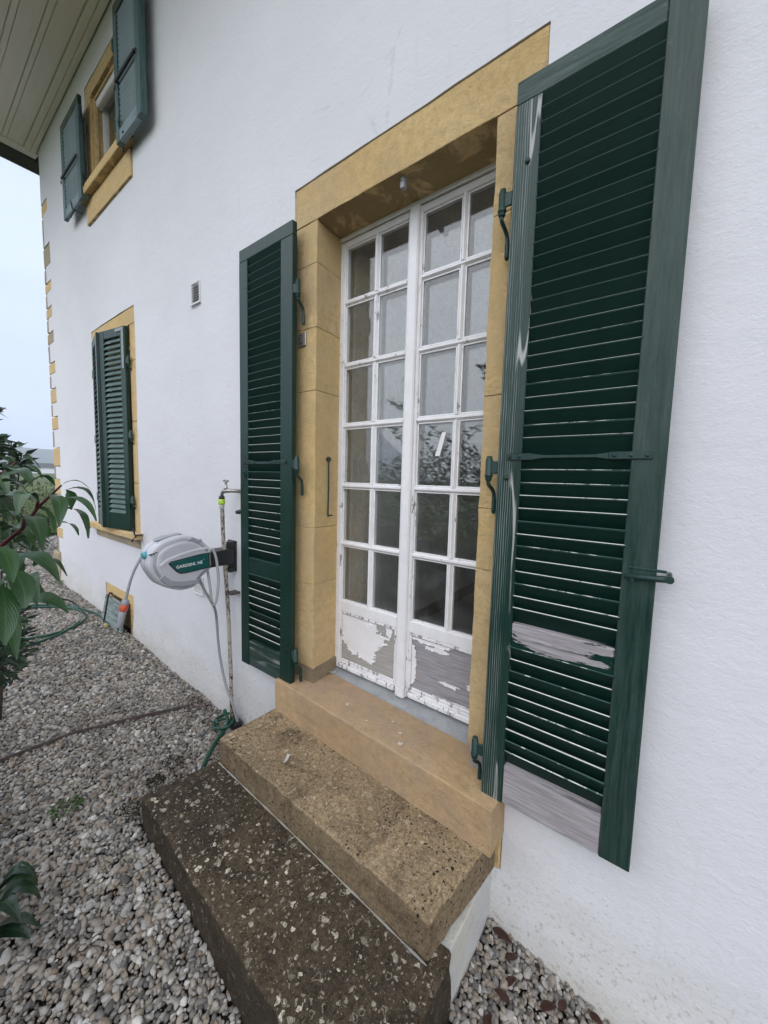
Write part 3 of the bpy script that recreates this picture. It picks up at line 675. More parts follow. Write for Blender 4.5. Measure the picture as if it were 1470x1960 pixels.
bm = bmesh.new(); P = [(-.853, 1.872), (-.886, 1.762), (-.861, 1.765), (-.832, 1.871)]; prism(bm, P, 'y', DF + .0165, DF + .0174); link('strip', bm, M['paper'], lz)

# ---- room behind the door
hpart(box('room_floor', M['room_floor'], -3.4, 1.4, .33, 4.6, .40, .53, 0)); hpart(box('room_ceiling', M['room'], -3.4, 1.4, .33, 4.6, 3.05, 3.2, 0))
hpart(box('room_wall', M['room'], -1.66, -1.512, .33, 4.6, .53, 3.05, 0)); hpart(box('room_wall', M['room'], 1.402, 1.5, .33, 4.6, .53, 3.05, 0))
hpart(box('room_wall', M['room'], -3.4, 1.4, 3.1, 3.2, .53, 3.05, 0)); hpart(box('skirting_board', M['skirting'], -1.49, 1.38, 3.08, 3.098, .532, .63, .003))
hpart(box('skirting_board', M['skirting'], -1.511, -1.495, .34, 3.07, .532, .63, .003))
hpart(box('room_wall', M['room'], -3.4, -1.515, .318, .328, .40, 3.2, 0)); hpart(box('room_wall', M['room'], -.54, 1.4, .318, .328, .40, 3.2, 0)); hpart(box('room_wall', M['room'], -1.512, -.543, .318, .328, 2.96, 3.2, 0))

# ---- lower window surround and upper window
def surround(x0, x1, xi0, xi1, z0, zt, zl, joints, depth):
    hpart(rough_block('lintel_stone', M['stone'], c8(x0 + .003, x1 - .003, .004, depth, zl + .002, zt - .004), .12, .004, .002))
    for a, b, js in ((x0 + .003, xi0, joints[0]), (xi1, x1 - .003, joints[1])):
        zc = [zl] + js + [z0]
        for t, bt in zip(zc, zc[1:]): hpart(rough_block('jamb_stone', M['stone'], c8(a, b, .004, depth, bt + .0015, t - .0015), .12, .004, .002))
surround(-4.83, -3.735, -4.66, -3.862, 1.112, 3.068, 2.928, ([2.45, 1.8, 1.4], [2.62, 2.1, 1.55]), .30)
hpart(rough_block('window_sill', M['stone'], c8(-4.94, -3.70, -.062, .30, 1.052, 1.112), .1, .008, .002))
hpart(rough_block('apron_stone', M['stone_grey'], c8(-4.86, -3.738, -.016, .05, .972, 1.050), .1, .006, .002))
surround(-4.765, -3.67, -4.63, -3.80, 4.345, 5.30, 5.165, ([], []), .30)
for nm, a in (('inner_moulding', (-4.626, -4.604, .03, .06, 4.346, 5.16)), ('inner_moulding', (-3.826, -3.804, .03, .06, 4.346, 5.16)), ('inner_moulding', (-4.602, -3.828, .03, .06, 5.140, 5.162))):
    hpart(box(nm, M['stone'], *a, .003))
hpart(rough_block('window_sill', M['stone'], c8(-4.83, -3.625, -.075, .30, 4.262, 4.343), .1, .010, .002))
hpart(rough_block('apron_stone', M['stone'], c8(-4.76, -3.674, -.020, .05, 4.052, 4.258), .1, .008, .003))
for (x0, x1, z0, z1, nm) in ((-4.66, -3.862, 1.112, 2.928, 'lower'), (-4.63, -3.80, 4.345, 5.165, 'upper')):
    bm = bmesh.new(); yw = .10 if nm == 'upper' else .21
    fw = .022 if nm == 'upper' else .05
    for q in ((x0, x0 + fw, z0, z1), (x1 - fw, x1, z0, z1), (x0 + fw + .0005, x1 - fw - .0005, z0, z0 + fw), (x0 + fw + .0005, x1 - fw - .0005, z1 - fw, z1), ((x0 + x1) / 2 - .6 * fw, (x0 + x1) / 2 + .6 * fw, z0 + fw + .0005, z1 - fw - .0005)):
        bx(bm, q[0], q[1], yw, yw + .05, q[2], q[3], .003)
    wf = hpart(link('window', bm, M['white_clean']))
    for a, b in ((x0 + fw + .001, (x0 + x1) / 2 - .6 * fw - .001), ((x0 + x1) / 2 + .6 * fw + .001, x1 - fw - .001)): box('pane', M['glass'], a, b, yw + .022, yw + .026, z0 + fw + .001, z1 - fw - .001, 0, wf)
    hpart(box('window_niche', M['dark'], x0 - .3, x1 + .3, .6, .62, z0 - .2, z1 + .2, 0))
    if nm == 'upper': box('blind_box', M['white_clean'], x0 + .002, x1 - .002, .045, .095, z1 - .075, z1 - .002, .015, wf, 3)
hs = hpart(rough_block('lintel_stone', M['stone'], c8(-4.687, -3.948, .004, .25, .388, .484), .1, .004, .002))
hpart(rough_block('jamb_stone', M['stone'], c8(-4.687, -4.552, .004, .25, -.1, .385), .1, .004, .002)); hpart(rough_block('jamb_stone', M['stone'], c8(-4.05, -3.948, .004, .25, -.1, .385), .1, .004, .002))
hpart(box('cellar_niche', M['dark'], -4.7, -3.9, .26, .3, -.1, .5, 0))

# ------------------------------------------------------------------ louvred shutters
def slat_mesh(L, wd, th, ang, mats):
    """one louvre: front edge high for ang>0; faces at the front edge carry the rubbed-paint material"""
    bm = bmesh.new(); h, t = wd / 2, th / 2
    prof = [(-h, -t * .45), (-h, t * .45), (-h + t * .8, t), (h - t * .6, t), (h, t * .4), (h, -t * .4), (h - t * .6, -t), (-h + t * .8, -t)]
    c, s = math.cos(ang), math.sin(ang)
    P = [(u * c + v * s, -u * s + v * c) for u, v in prof]        # (y, z): u=-h is the front (y<0) and, for ang>0, the top
    A = [bm.verts.new((0, y, z)) for y, z in P]; B = [bm.verts.new((L, y, z)) for y, z in P]; n = len(P)
    for i in range(n):
        f = bm.faces.new((A[i], B[i], B[(i + 1) % n], A[(i + 1) % n])); f.material_index = 1 if i in (0, 1) else 0
    bm.faces.new(A[::-1]); bm.faces.new(B); bmesh.ops.recalc_face_normals(bm, faces=bm.faces[:])
    me = bpy.data.meshes.new('slat'); bm.to_mesh(me); bm.free()
    for m in mats: me.materials.append(m)
    return me
def shutter(label, group, loc, rz, W, H, sl, sr, rails, zones, mats, ang=R_(63), pitch=.0442, th=.034, thru='rails', slat_w=.066, seed=1, extra=()):
    """local axes: x along the leaf, visible face towards -y, z up from the bottom edge. rails: (z0,z1,mat)"""
    rnd = random.Random(seed); t = thing('shutter', label, 'shutter', loc, rz, group)
    y0, y1 = -th / 2, th / 2; top = rails[0][0] if thru == 'rails' else H
    box('stile', mats['stile_l'], 0, sl, y0, y1, 0, (rails[0][0] - .0005) if thru == 'half' else top - .0005, .0025, t)
    box('stile', mats['stile_r'], W - sr, W, y0 + .0005, y1, 0, (top - .0005) if thru == 'rails' else H, .0025, t)
    for i, (a, b, m) in enumerate(rails):
        full = thru == 'rails' and i == 0
        x0, x1 = (0, W) if full else (sl + .0005, W - sr - .0005)
        if thru == 'half' and i == 0: x0, x1 = 0, W - sr - .0005
        if full or (thru == 'half' and i == 0): y_a = y0 + .001
        else: y_a = y0 + .0025
        box('rail', m, x0, x1, y_a, y1 - .002, a, b, .0025, t)
    mesh = slat_mesh(W - sl - sr + .012, slat_w, .0084, ang, (mats['slat'], mats['edge'])); first = True
    me2 = slat_mesh(W - sl - sr + .012, slat_w, .0084, ang, (mats['slat'], mats['edge2']))
    for a, b in zones:
        n = int(round((b - a) / pitch)); p = (b - a) / n
        for k in range(n):
            o = inst('slat', mesh if rnd.random() < .5 else me2, t, (sl - .006 + rnd.uniform(-.0015, .0015), .001 + rnd.uniform(-.001, .001), a + p * (k + .5) + rnd.uniform(-.0012, .0012)))
            o.rotation_euler = (rnd.gauss(0, .025), rnd.gauss(0, .0025), 0)
    return t
def strap_bar(t, x0, x1, z, yf):
    """flat stay bar screwed across the louvres"""
    bm = bmesh.new()
    bx(bm, x0, x0 + .085, yf - .006, yf - .0005, z - .011, z + .011, .002); bx(bm, x1 - .105, x1, yf - .006, yf - .0005, z - .011, z + .011, .002)
    prism(bm, [(x0 + .085, z - .009), (x0 + .12, z - .004), (x1 - .14, z - .004), (x1 - .105, z - .009), (x1 - .105, z + .009), (x1 - .14, z + .004), (x0 + .12, z + .004), (x0 + .085, z + .009)], 'y', yf - .0052, yf - .001)
    for x in (x0 + .012, x0 + .045, x1 - .012, x1 - .05, x1 - .09): lathe(bm, [(.0055, yf - .0065), (.0045, yf - .0095), (.001, yf - .0105)], (x, 0, z), 8, 'y')
    return link('stay_bar', bm, M['iron'], t)
def hinge(t, x, z, yf, side):
    """pin hinge: strap eye on the leaf, pintle with its drop tail let into the stone. side -1: stone on the leaf's left"""
    bm = bmesh.new(); s = side
    bx(bm, min(x, x + s * .040), max(x, x + s * .040), yf + .004, yf + .012, z - .022, z + .022, .002)
    lathe(bm, [(.006, .040), (.010, .038), (.010, .030), (.0125, .028), (.0125, -.022), (.014, -.024), (.014, -.032), (.011, -.034), (.012, -.042), (.008, -.048)], (x + s * .034, yf + .010, z), 12)
    tube(bm, spline([(x + s * .034, yf + .010, z - .044), (x + s * .034, yf + .014, z - .060), (x + s * .028, yf + .046, z - .085), (x + s * .026, yf + .052, z - .12), (x + s * .026, yf + .053, z - .165)], 4), [.007] * 12 + [.0085] * 4 + [.006], 6)
    return link('hinge', bm, M['iron'], t)
YF = -.074          # outer face of the open shutters
common = dict(stile_l=M['green'], stile_r=M['green'], slat=M['green_slat'], edge=M['edge_much'], edge2=M['edge_some'])
Hs, zb = 2.415, .497
LB = 'shutters of the french door, hooked open'
tR = shutter('tall dark green shutter with bare grey peeled boards, right of the french door', LB, (-.478, YF + .017, zb), 0, .467, Hs, .079, .082,
             [(Hs - .070, Hs, M['green_rail_worn']), (1.078 - zb, 1.166 - zb, M['green_mid']), (0.002, .643 - zb, M['green_bare'])],
             [(1.172 - zb, 1.728 - zb), (1.745 - zb, Hs - .072), (.646 - zb, 1.074 - zb)],
             dict(common, stile_l=M['green_grain'], stile_r=M['green_stile_worn']), thru='half', seed=3)
for c in tR.children:
    if c.data and c.data.materials and c.data.materials[0] is M['green_bare']: c['label'] = 'bare grey peeled bottom rail'
    if c.data and c.data.materials and c.data.materials[0] is M['green_mid']: c['label'] = 'half peeled middle rail'
strap_bar(tR, .03, .435, 1.735 - zb, -.017)
for z in (2.575, 1.70, .655): hinge(tR, 0, z - zb, -.017, -1)
bm = bmesh.new()
tube(bm, [(.395, -.026, 1.392 - zb), (.470, -.026, 1.396 - zb), (.495, -.024, 1.398 - zb)], [.007, .0095, .010], 8); lathe(bm, [(.010, -.034), (.010, -.014)], (.497, 0, 1.398 - zb), 10, 'y')
tube(bm, [(.497, -.02, 1.399 - zb), (.497, .075, 1.399 - zb)], .006, 6); bx(bm, .40, .49, -.018, -.012, 1.412 - zb, 1.420 - zb, .002); lathe(bm, [(.005, -.034), (.005, -.017)], (.412, 0, 1.385 - zb), 8, 'y')
link('stay_catch', bm, M['iron'], tR)
bm = bmesh.new(); lathe(bm, [(.009, -.017), (.008, -.022), (.002, -.025)], (.045, 0, 2.66 - zb), 10, 'y'); lathe(bm, [(.009, -.017), (.008, -.022), (.002, -.025)], (.033, 0, 1.665 - zb), 10, 'y'); link('bolt', bm, M['iron'], tR)
tL = shutter('tall green shutter with sound paint beside the hose reel, left of the french door', LB, (-2.042, YF + .017, zb), 0, .467, Hs, .079, .092,
             [(Hs - .068, Hs, M['green_rail_worn'] if False else M['green']), (1.066 - zb, 1.166 - zb, M['green']), (0.002, .655 - zb, mat_green('green_bottom_rail', axis='x', grain=.35, dull=.25))],
             [(1.170 - zb, 1.712 - zb), (1.730 - zb, Hs - .070), (.659 - zb, 1.062 - zb)], common, seed=8)
strap_bar(tL, .045, .43, 1.725 - zb, -.017)
for z in (2.585, 1.715, .685): hinge(tL, .467, z - zb, -.017, 1)
bm = bmesh.new(); tube(bm, [(.050 + .011 * math.cos(a), -.021, 1.655 - zb + .019 * math.sin(a)) for a in [k * math.pi / 8 for k in range(17)]], .0025, 6, False); link('ring_pull', bm, M['iron'], tL)

# lower window: right leaf shut, left leaf pushed a little open; slats slope the other way here
pale = dict(stile_l=M['green'], stile_r=M['green'], slat=M['green_slat_pale'], edge=M['edge_none'], edge2=M['edge_none'])
W2, H2, z2 = .397, 1.795, 1.118
G2 = 'shutters of the lower window'
tA = shutter('green shutter leaf closed over the lower window, nearer the hose reel', G2, (-3.862 - .397 * math.cos(R_(10)), -.020 - .397 * math.sin(R_(10)), z2), R_(10), W2, H2, .068, .070,
             [(H2 - .075, H2, M['green']), (0.002, .15, M['green'])], [(.152, H2 - .077)], pale, ang=R_(-55), pitch=.0455, thru='stiles', slat_w=.060, seed=11)
for z in (.28, .86, 1.50): hinge(tA, W2, z, -.017, 1)
bm = bmesh.new(); bx(bm, .26, .385, -.022, -.0175, H2 - .040, H2 - .012, .002); bx(bm, .355, .385, -.0222, -.0176, H2 - .36, H2 - .0405, .002); link('corner_iron', bm, flat('pale_grey_iron', (.30, .34, .35), .45), tA)
tB = shutter('green shutter leaf of the lower window standing slightly ajar beside the shrub', G2, (-4.655, -.034, z2), R_(-11), W2, H2, .068, .070,
             [(H2 - .075, H2, M['green_slat_pale']), (0.002, .15, M['green_slat_pale'])], [(.152, H2 - .077)], pale, ang=R_(-55), pitch=.0455, thru='stiles', slat_w=.060, seed=12)
for z in (.28, .86, 1.50): hinge(tB, 0, z, -.017, -1)
# upper window: both leaves folded back on the wall
G3 = 'shutters of the upper window'
pale3 = dict(stile_l=M['green_upper_frame'], stile_r=M['green_upper_frame'], slat=M['green_upper'], edge=M['edge_none'], edge2=M['edge_none'])
tC = shutter('blue-green shutter folded back between the upper window and the house corner', G3, (-5.205, -.075, 4.225), 0, .575, .90, .075, .085,
             [(.90 - .08, .90, M['green']), (0.002, .085, M['green_upper'])], [(.087, .818)], pale3, ang=R_(62), pitch=.038, slat_w=.054, seed=21)
tD = shutter('blue-green shutter standing off the wall on the near side of the upper window', G3, (-3.685, -.085, 4.225), 0, .47, .98, .06, .075,
             [(.98 - .08, .98, M['green']), (0.002, .085, M['green_upper'])], [(.087, .898)], pale3, ang=R_(62), pitch=.038, slat_w=.054, th=.045, seed=22)
for t, wd, zbar in ((tC, .575, .38), (tD, .47, .42)):
    bm = bmesh.new(); bx(bm, .045, wd - .06, -.040, -.024, zbar - .012, zbar + .012, .002); tube(bm, [(wd - .062, -.032, zbar), (wd - .03, -.032, zbar)], .005, 6)
    tube(bm, [(.03 + .012 * math.cos(a), -.032, zbar - .03 + .018 * math.sin(a)) for a in [k * math.pi / 6 for k in range(13)]], .003, 5, False)
    link('stay_bar', bm, M['black'], t)
    for z in (.16, .74): hinge(t, wd if t is tC else 0, z, -.02, 1 if t is tC else -1)
def catch(label, x, y, z, s, m):
    t = thing('shutter_catch', label, 'shutter catch', (x, y, z), 0, 'catches below the window corners'); bm = bmesh.new()
    tube(bm, spline([(0, .05, 0), (0, -.02, 0), (s * .01, -.04, .012), (s * .012, -.042, .045)], 4), .006, 6)
    prism(bm, [(-.012, .04), (.014, .03), (.016, .062), (-.004, .075)], 'y', -.050, -.042); link('hook', bm, m, t)
    bm = bmesh.new(); tube(bm, spline([(0, -.02, 0), (s * -.03, -.03, -.03), (s * -.06, -.035, -.055)], 3), [.006] * 6 + [.011], 6); link('tail', bm, m, t)
catch('black iron catch at the left end of the lower window sill', -4.955, -.03, 1.10, -1, M['black']); catch('black iron catch at the right end of the lower window sill', -3.685, -.03, 1.10, 1, M['black'])
catch('green iron catch under the upper shutter nearest the house corner', -4.86, -.07, 4.20, 1, M['iron']); catch('green iron catch under the near upper shutter', -3.60, -.07, 4.30, -1, M['iron'])

# ------------------------------------------------------------------ steps
st = thing('entrance_steps', 'two worn lichen-covered stone steps leading up to the door sill', 'steps', (-1.1, -.4, 0))
def spart(o): o.parent = st; o.matrix_parent_inverse = Matrix.Translation((1.1, .4, 0)); return o
a = spart(rough_block('step', M['step_mid'], [(-1.705, -.412, .195), (-1.705, -.412, .338), (-1.705, -.02, .195), (-1.690, -.02, .338), (-.480, -.434, .180), (-.478, -.434, .322), (-.425, -.02, .18), (-.425, -.02, .322)], .026, .010, .0055, None, 16)); a['label'] = 'brown pitted upper step'
a = spart(rough_block('step', M['step_low'], [(-1.775, -.742, -.2), (-1.775, -.742, .218), (-1.715, -.35, -.2), (-1.715, -.35, .210), (-.435, -.790, -.25), (-.435, -.790, .150), (-.430, -.36, -.25), (-.430, -.36, .185)], .026, .012, .008, None, 14)); a['label'] = 'dark lower step spotted with pale lichen'
a = spart(rough_block('plinth', M['plinth'], c8(-1.66, -.440, -.40, -.002, -.3, .178), .06, .006, .004)); a['label'] = 'white rendered plinth under the steps'
bm = bmesh.new(); tube(bm, spline([(-1.70, -.418, .212), (-1.3, -.424, .205), (-.9, -.430, .196), (-.48, -.438, .182)], 12), [.003 + .0015 * math.sin(i * 1.7) for i in range(37)], 6); spart(link('mortar_joint', bm, M['mortar']))

# ------------------------------------------------------------------ fittings on the wall
def vent(label, x0, x1, z0, z1, n):
    v = thing('wall_vent', label, 'vent', ((x0 + x1) / 2, 0, z0), 0, 'louvred wall vents'); W_, H_ = x1 - x0, z1 - z0
    bm = bmesh.new(); w2 = W_ / 2
    for q in ((-w2, -w2 + .010, 0, H_), (w2 - .010, w2, 0, H_), (-w2 + .0101, w2 - .0101, 0, .012), (-w2 + .0101, w2 - .0101, H_ - .010, H_)): bx(bm, q[0], q[1], -.007, .02, q[2], q[3], .002)
    link('frame', bm, M['vent'], v); bm = bmesh.new(); prism(bm, [(-.007, .0), (-.016, -.006), (-.016, -.009), (-.005, -.004)], 'x', -w2 - .004, w2 + .004); link('drip_lip', bm, M['vent'], v)
    box('back', M['dark'], -w2 + .010, w2 - .010, .045, .05, .01, H_ - .01, 0, v); p = (H_ - .024) / n
    bm = bmesh.new(); prism(bm, [(-.005, 0), (-.003, -.001), (.017, p * .62), (.015, p * .70)], 'x', -w2 + .0105, w2 - .0105); me = bpy.data.meshes.new('slat'); bm.to_mesh(me); bm.free(); me.materials.append(M['vent'])
    for k in range(n): inst('slat', me, v, (0, 0, .014 + p * k))
vent('small white louvred vent high on the wall between the two lower openings', -2.742, -2.62, 2.81, 2.953, 7); vent('small white louvred vent low on the wall behind the hose reel', -2.768, -2.632, .782, .905, 7)

pl = thing('name_plate', 'small metal name plate on the left door jamb', 'plate', (-1.578, 0, 2.36)); box('backing', M['plate'], -.030, .026, -.006, .003, -.034, .034, .002, pl)
bm = bmesh.new(); bx(bm, -.021, .006, -.0072, -.0062, -.024, .024); link('inset', bm, flat('dark_plate_window', (.14, .12, .12), .3), pl)
bm = bmesh.new()
for z in (.013, .001, -.011): bx(bm, -.017, .002, -.0078, -.0073, z, z + .005)
link('print', bm, M['plate'], pl)
hk = thing('stay_hook', 'thin green iron stay hook hanging on the left door jamb', 'hook', (-1.487, .10, 1.74)); bm = bmesh.new()
tube(bm, spline([(.010, 0, -.005), (.012, 0, -.15), (.010, 0, -.285), (.016, .0, -.298), (.020, .022, -.295)], 5), .0042, 6); link('rod', bm, M['iron'], hk)
bm = bmesh.new(); tube(bm, [(.009 + .004 * math.cos(a), .011 * math.cos(a), .008 + .011 * math.sin(a)) for a in [k * math.pi / 6 for k in range(13)]], .0035, 6, False); tube(bm, [(-.012, .004, .010), (.02, .004, .008)], .0045, 6); link('eye', bm, M['iron'], hk)
ft = thing('lintel_fitting', 'small grey fitting under the door lintel', 'sensor', (-.995, .045, 2.92)); bm = bmesh.new(); lathe(bm, [(.014, .002), (.014, -.010), (.011, -.013)], (0, 0, 0), 12); link('socket', bm, M['grey_dk'], ft)
bm = bmesh.new(); bx(bm, -.011, .011, -.012, .012, -.042, -.013, .004, 2); link('head', bm, M['hose_grey'], ft)

# tap with quick connector, and the old pipe below it
tp = thing('garden_tap', 'brass and chrome garden tap on the wall above the mottled pipe', 'tap', (-2.17, 0, 1.55)); bm = bmesh.new()
tube(bm, [(.035, .0, .0), (.035, -.03, 0), (.015, -.07, .002), (-.01, -.085, .0), (-.035, -.088, -.004), (-.052, -.088, -.022), (-.054, -.088, -.036)], [.018, .012, .012, .015, .012, .010, .010], 10)
link('body', bm, M['steel'], tp); bm = bmesh.new(); lathe(bm, [(.012, .006), (.014, .020), (.008, .026), (.006, .052), (.010, .058), (.006, .062)], (-.010, -.085, 0), 10); tube(bm, [(-.034, -.085, .062), (-.010, -.085, .066), (.014, -.085, .062)], [.006, .004, .006], 8); link('handle', bm, M['steel'], tp)
bm = bmesh.new(); lathe(bm, [(.016, -.034), (.018, -.044), (.018, -.052)], (-.055, -.088, 0), 12); link('collar', bm, M['black'], tp)
bm = bmesh.new(); lathe(bm, [(.017, -.052), (.0205, -.056), (.0205, -.082), (.017, -.088)], (-.055, -.088, 0), 14); link('connector', bm, M['lime'], tp); bm = bmesh.new(); lathe(bm, [(.015, -.088), (.017, -.094), (.014, -.112), (.011, -.118)], (-.055, -.088, 0), 12); link('connector_nut', bm, M['hose_pale'], tp)
bm = bmesh.new(); bx(bm, .040, .068, -.022, .004, -.115, -.012, .004, 2); link('pipe_cover', bm, flat('cream_plastic', (.56, .50, .40), .5), tp); bm = bmesh.new(); tube(bm, [(.072, -.01, -.125), (.05, -.03, -.128), (.025, -.036, -.132)], [.010, .014, .012], 8); link('clip', bm, M['black'], tp)
pp = thing('old_pipe', 'mottled brown old pipe running down the wall from the tap', 'pipe'); bm = bmesh.new()
tube(bm, spline([(-2.228, -.084, 1.435), (-2.226, -.078, 1.2), (-2.209, -.064, .82), (-2.186, -.062, .40), (-2.178, -.060, .02)], 10), .0125, 10); link('pipe', bm, M['pipe'], pp)
bm = bmesh.new(); bx(bm, -2.225, -2.165, -.066, -.0, .885, .90, .003); link('pipe_bracket', bm, M['rust'], pp)

# hose reel, hanging off the wall on a swivelling arm; x is its thickness, it reaches out towards -y
rl = thing('hose_reel', 'grey wall-mounted hose reel with teal label and black bracket', 'hose reel', (-2.25, 0, 1.1))
OUT = [(-.516, 1.213), (-.500, 1.242), (-.457, 1.272), (-.40, 1.29), (-.348, 1.298), (-.292, 1.287), (-.234, 1.258), (-.19, 1.216), (-.164, 1.183), (-.160, 1.130), (-.162, 1.086), (-.231, 1.031), (-.268, .986), (-.32, .974), (-.38, .984), (-.463, 1.029), (-.509, 1.100), (-.525, 1.148), (-.521, 1.185)]
OUT = [(y, z - 1.1) for y, z in OUT]; cy, cz = -.34, .03
def ring(bm, poly, x, s, dy=0, dz=0): return [bm.verts.new((x, cy + (y - cy) * s + dy, cz + (z - cz) * s + dz)) for y, z in poly]
def loft(name, poly, steps, mats_, sm=False):
    bm = bmesh.new(); R0 = [ring(bm, poly, *q[:2], *(q[3:] or (0, 0))) for q in steps]; n = len(poly)
    for (a, b, q) in zip(R0, R0[1:], steps[1:]):
        for i in range(n): f = bm.faces.new((a[i], a[(i + 1) % n], b[(i + 1) % n], b[i])); f.material_index = q[2]; f.smooth = sm
    bm.faces.new(R0[0][::-1]).material_index = steps[0][2]; bm.faces.new(R0[-1]).material_index = steps[-1][2]
    bmesh.ops.recalc_face_normals(bm, faces=bm.faces[:]); return link(name, bm, mats_, rl)
S2 = spline([(y, z, 0) for y, z in OUT] + [(OUT[0][0], OUT[0][1], 0)], 3)[:-1]; OUT2 = [(p.x, p.y) for p in S2]
loft('casing', OUT2, [(-.080, .78, 0), (-.072, .93, 0), (-.052, .995, 0), (-.004, 1.0, 0), (.000, .995, 1), (.004, .995, 1), (.006, 1.0, 0), (.042, .985, 0), (.052, .94, 0), (.055, .885, 0), (.064, .80, 1), (.068, .775, 0), (.071, .72, 0)], [M['grey_pl'], M['grey_dk']])
# raised swoosh, dark lower band, top cap, lid tabs
def patch(name, m, pts, x0, x1, b=.002):
    bm = bmesh.new(); prism(bm, [(y, z - 1.1) for y, z in pts], 'x', x0, x1, b); return link(name, bm, m, rl)
patch('ridge', M['grey_lt'], [(-.478, 1.150), (-.440, 1.176), (-.36, 1.200), (-.25, 1.216), (-.205, 1.213), (-.21, 1.203), (-.26, 1.203), (-.36, 1.186), (-.43, 1.163), (-.468, 1.138)], .060, .0745)
patch('lower_band', M['grey_dk'], [(-.455, 1.090), (-.415, 1.052), (-.36, 1.036), (-.262, 1.030), (-.262, 1.004), (-.36, 1.004), (-.43, 1.025), (-.474, 1.072)], .060, .0735)
patch('top_seam', M['black'], [(-.516, 1.206), (-.436, 1.234), (-.330, 1.262), (-.29, 1.266), (-.29, 1.2685), (-.332, 1.2655), (-.437, 1.2375), (-.516, 1.210)], .040, .0588, 0)
patch('lid_tab', M['grey_dk'], [(-.300, 1.268), (-.258, 1.237), (-.232, 1.251), (-.236, 1.266), (-.256, 1.262), (-.266, 1.272), (-.296, 1.284)], .035, .0600)
patch('carry_handle', M['grey_dk'], [(-.47, 1.276), (-.42, 1.294), (-.335, 1.305), (-.33, 1.293), (-.41, 1.283)], -.035, .02)
patch('label_plate', M['teal'], [(-.424, 1.149), (-.415, 1.156), (-.255, 1.175), (-.206, 1.176), (-.204, 1.094), (-.340, 1.086), (-.365, 1.088), (-.385, 1.100)], .066, .0775, .003)
lp = patch('label_rim', M['black'], [(-.431, 1.149), (-.418, 1.160), (-.255, 1.180), (-.200, 1.181), (-.198, 1.090), (-.340, 1.081), (-.368, 1.083), (-.390, 1.097)], .060, .0755, 0)
fc = bpy.data.curves.new('lettering', 'FONT'); fc.body = 'GARDENL NE'; fc.size = .0315; fc.extrude = .0006; fc.space_character = 1.04; fc.offset = .0006
fo = bpy.data.objects.new('lettering', fc); COL.objects.link(fo); bpy.context.view_layer.update()
me = bpy.data.meshes.new_from_object(fo.evaluated_get(bpy.context.evaluated_depsgraph_get())); COL.objects.unlink(fo); bpy.data.objects.remove(fo)
me.materials.clear(); me.materials.append(M['print'])
lt = inst('lettering', me, rl); wdt = max(v.co.x for v in me.vertices)
lt.matrix_local = Matrix.Translation((.0782, -.392, .0165)) @ Matrix(((0, 0, 1, 0), (1, 0, 0, 0), (0, 1, 0, 0), (0, 0, 0, 1))) @ Matrix.Rotation(R_(2.5), 4, 'Z') @ Matrix.Scale(.150 / wdt, 4)
bm = bmesh.new(); lathe(bm, [(.0018, .0778), (.0018, .0792)], (0, -.236, .047), 8, 'x'); link('lettering_mark', bm, M['print'], rl)
bm = bmesh.new(); bx(bm, -.055, .055, -.205, -.028, -.020, .078, .006, 2); bx(bm, -.04, .04, -.028, -.006, -.045, .10, .004); link('arm', bm, M['black'], rl)
bm = bmesh.new(); bx(bm, -.045, .045, -.014, .004, -.075, .125, .004); bx(bm, .01, .045, -.055, -.014, .09, .125, .004); bx(bm, .01, .045, -.055, -.014, -.075, -.045, .004); link('wall_bracket', bm, M['black'], rl)
bm = bmesh.new(); lathe(bm, [(.016, -.02), (.022, 0), (.018, .025), (.012, .03)], (0, -.515, .10), 10, 'y'); link('outlet', bm, M['cyan'], rl)
hz = [(-.05, y, z - 1.1) for y, z in [(-.486, 1.203), (-.520, 1.180), (-.553, 1.12), (-.574, 1.066), (-.592, .997), (-.600, .962)]]
bm = bmesh.new(); tube(bm, spline(hz, 6), .0075, 8); link('hose_end', bm, M['hose_grey'], rl)
d = (Vector((0, -.625, -.24)) - Vector((0, -.600, -.138))).normalized(); p0 = Vector((-.05, -.600, -.138))
for nm, m, a, b, ra, rb in (('connector_nut', 'grey_dk', 0, .028, .017, .019), ('connector', 'orange', .028, .062, .021, .020), ('nozzle', 'grey_dk', .062, .150, .017, .013)):
    bm = bmesh.new(); tube(bm, [p0 + d * a, p0 + d * (a + .004), p0 + d * (b - .004), p0 + d * b], [ra * .9, ra, rb, rb * .9], 12); link(nm, bm, M[m], rl)
sh = thing('supply_hose', 'pale grey supply hose looped over the reel arm and down to the gravel', 'hose'); bm = bmesh.new()
tube(bm, spline([(-2.19, -.205, 1.17), (-2.19, -.185, 1.196), (-2.19, -.165, 1.185), (-2.19, -.146, 1.12), (-2.19, -.136, .99), (-2.20, -.146, .865), (-2.21, -.160, .842), (-2.21, -.170, .87), (-2.22, -.174, .96), (-2.24, -.180, 1.075)], 8), .0085, 8); link('loop', bm, M['hose_pale'], sh)
bm = bmesh.new(); tube(bm, spline([(-2.23, -.243, 1.035), (-2.22, -.205, .935), (-2.21, -.165, .850), (-2.26, -.12, .78), (-2.31, -.085, .70), (-2.305, -.072, .48), (-2.24, -.070, .285), (-2.165, -.066, .176), (-2.11, -.055, .03)], 8), .0085, 8); link('tail', bm, M['hose_grey'], sh)

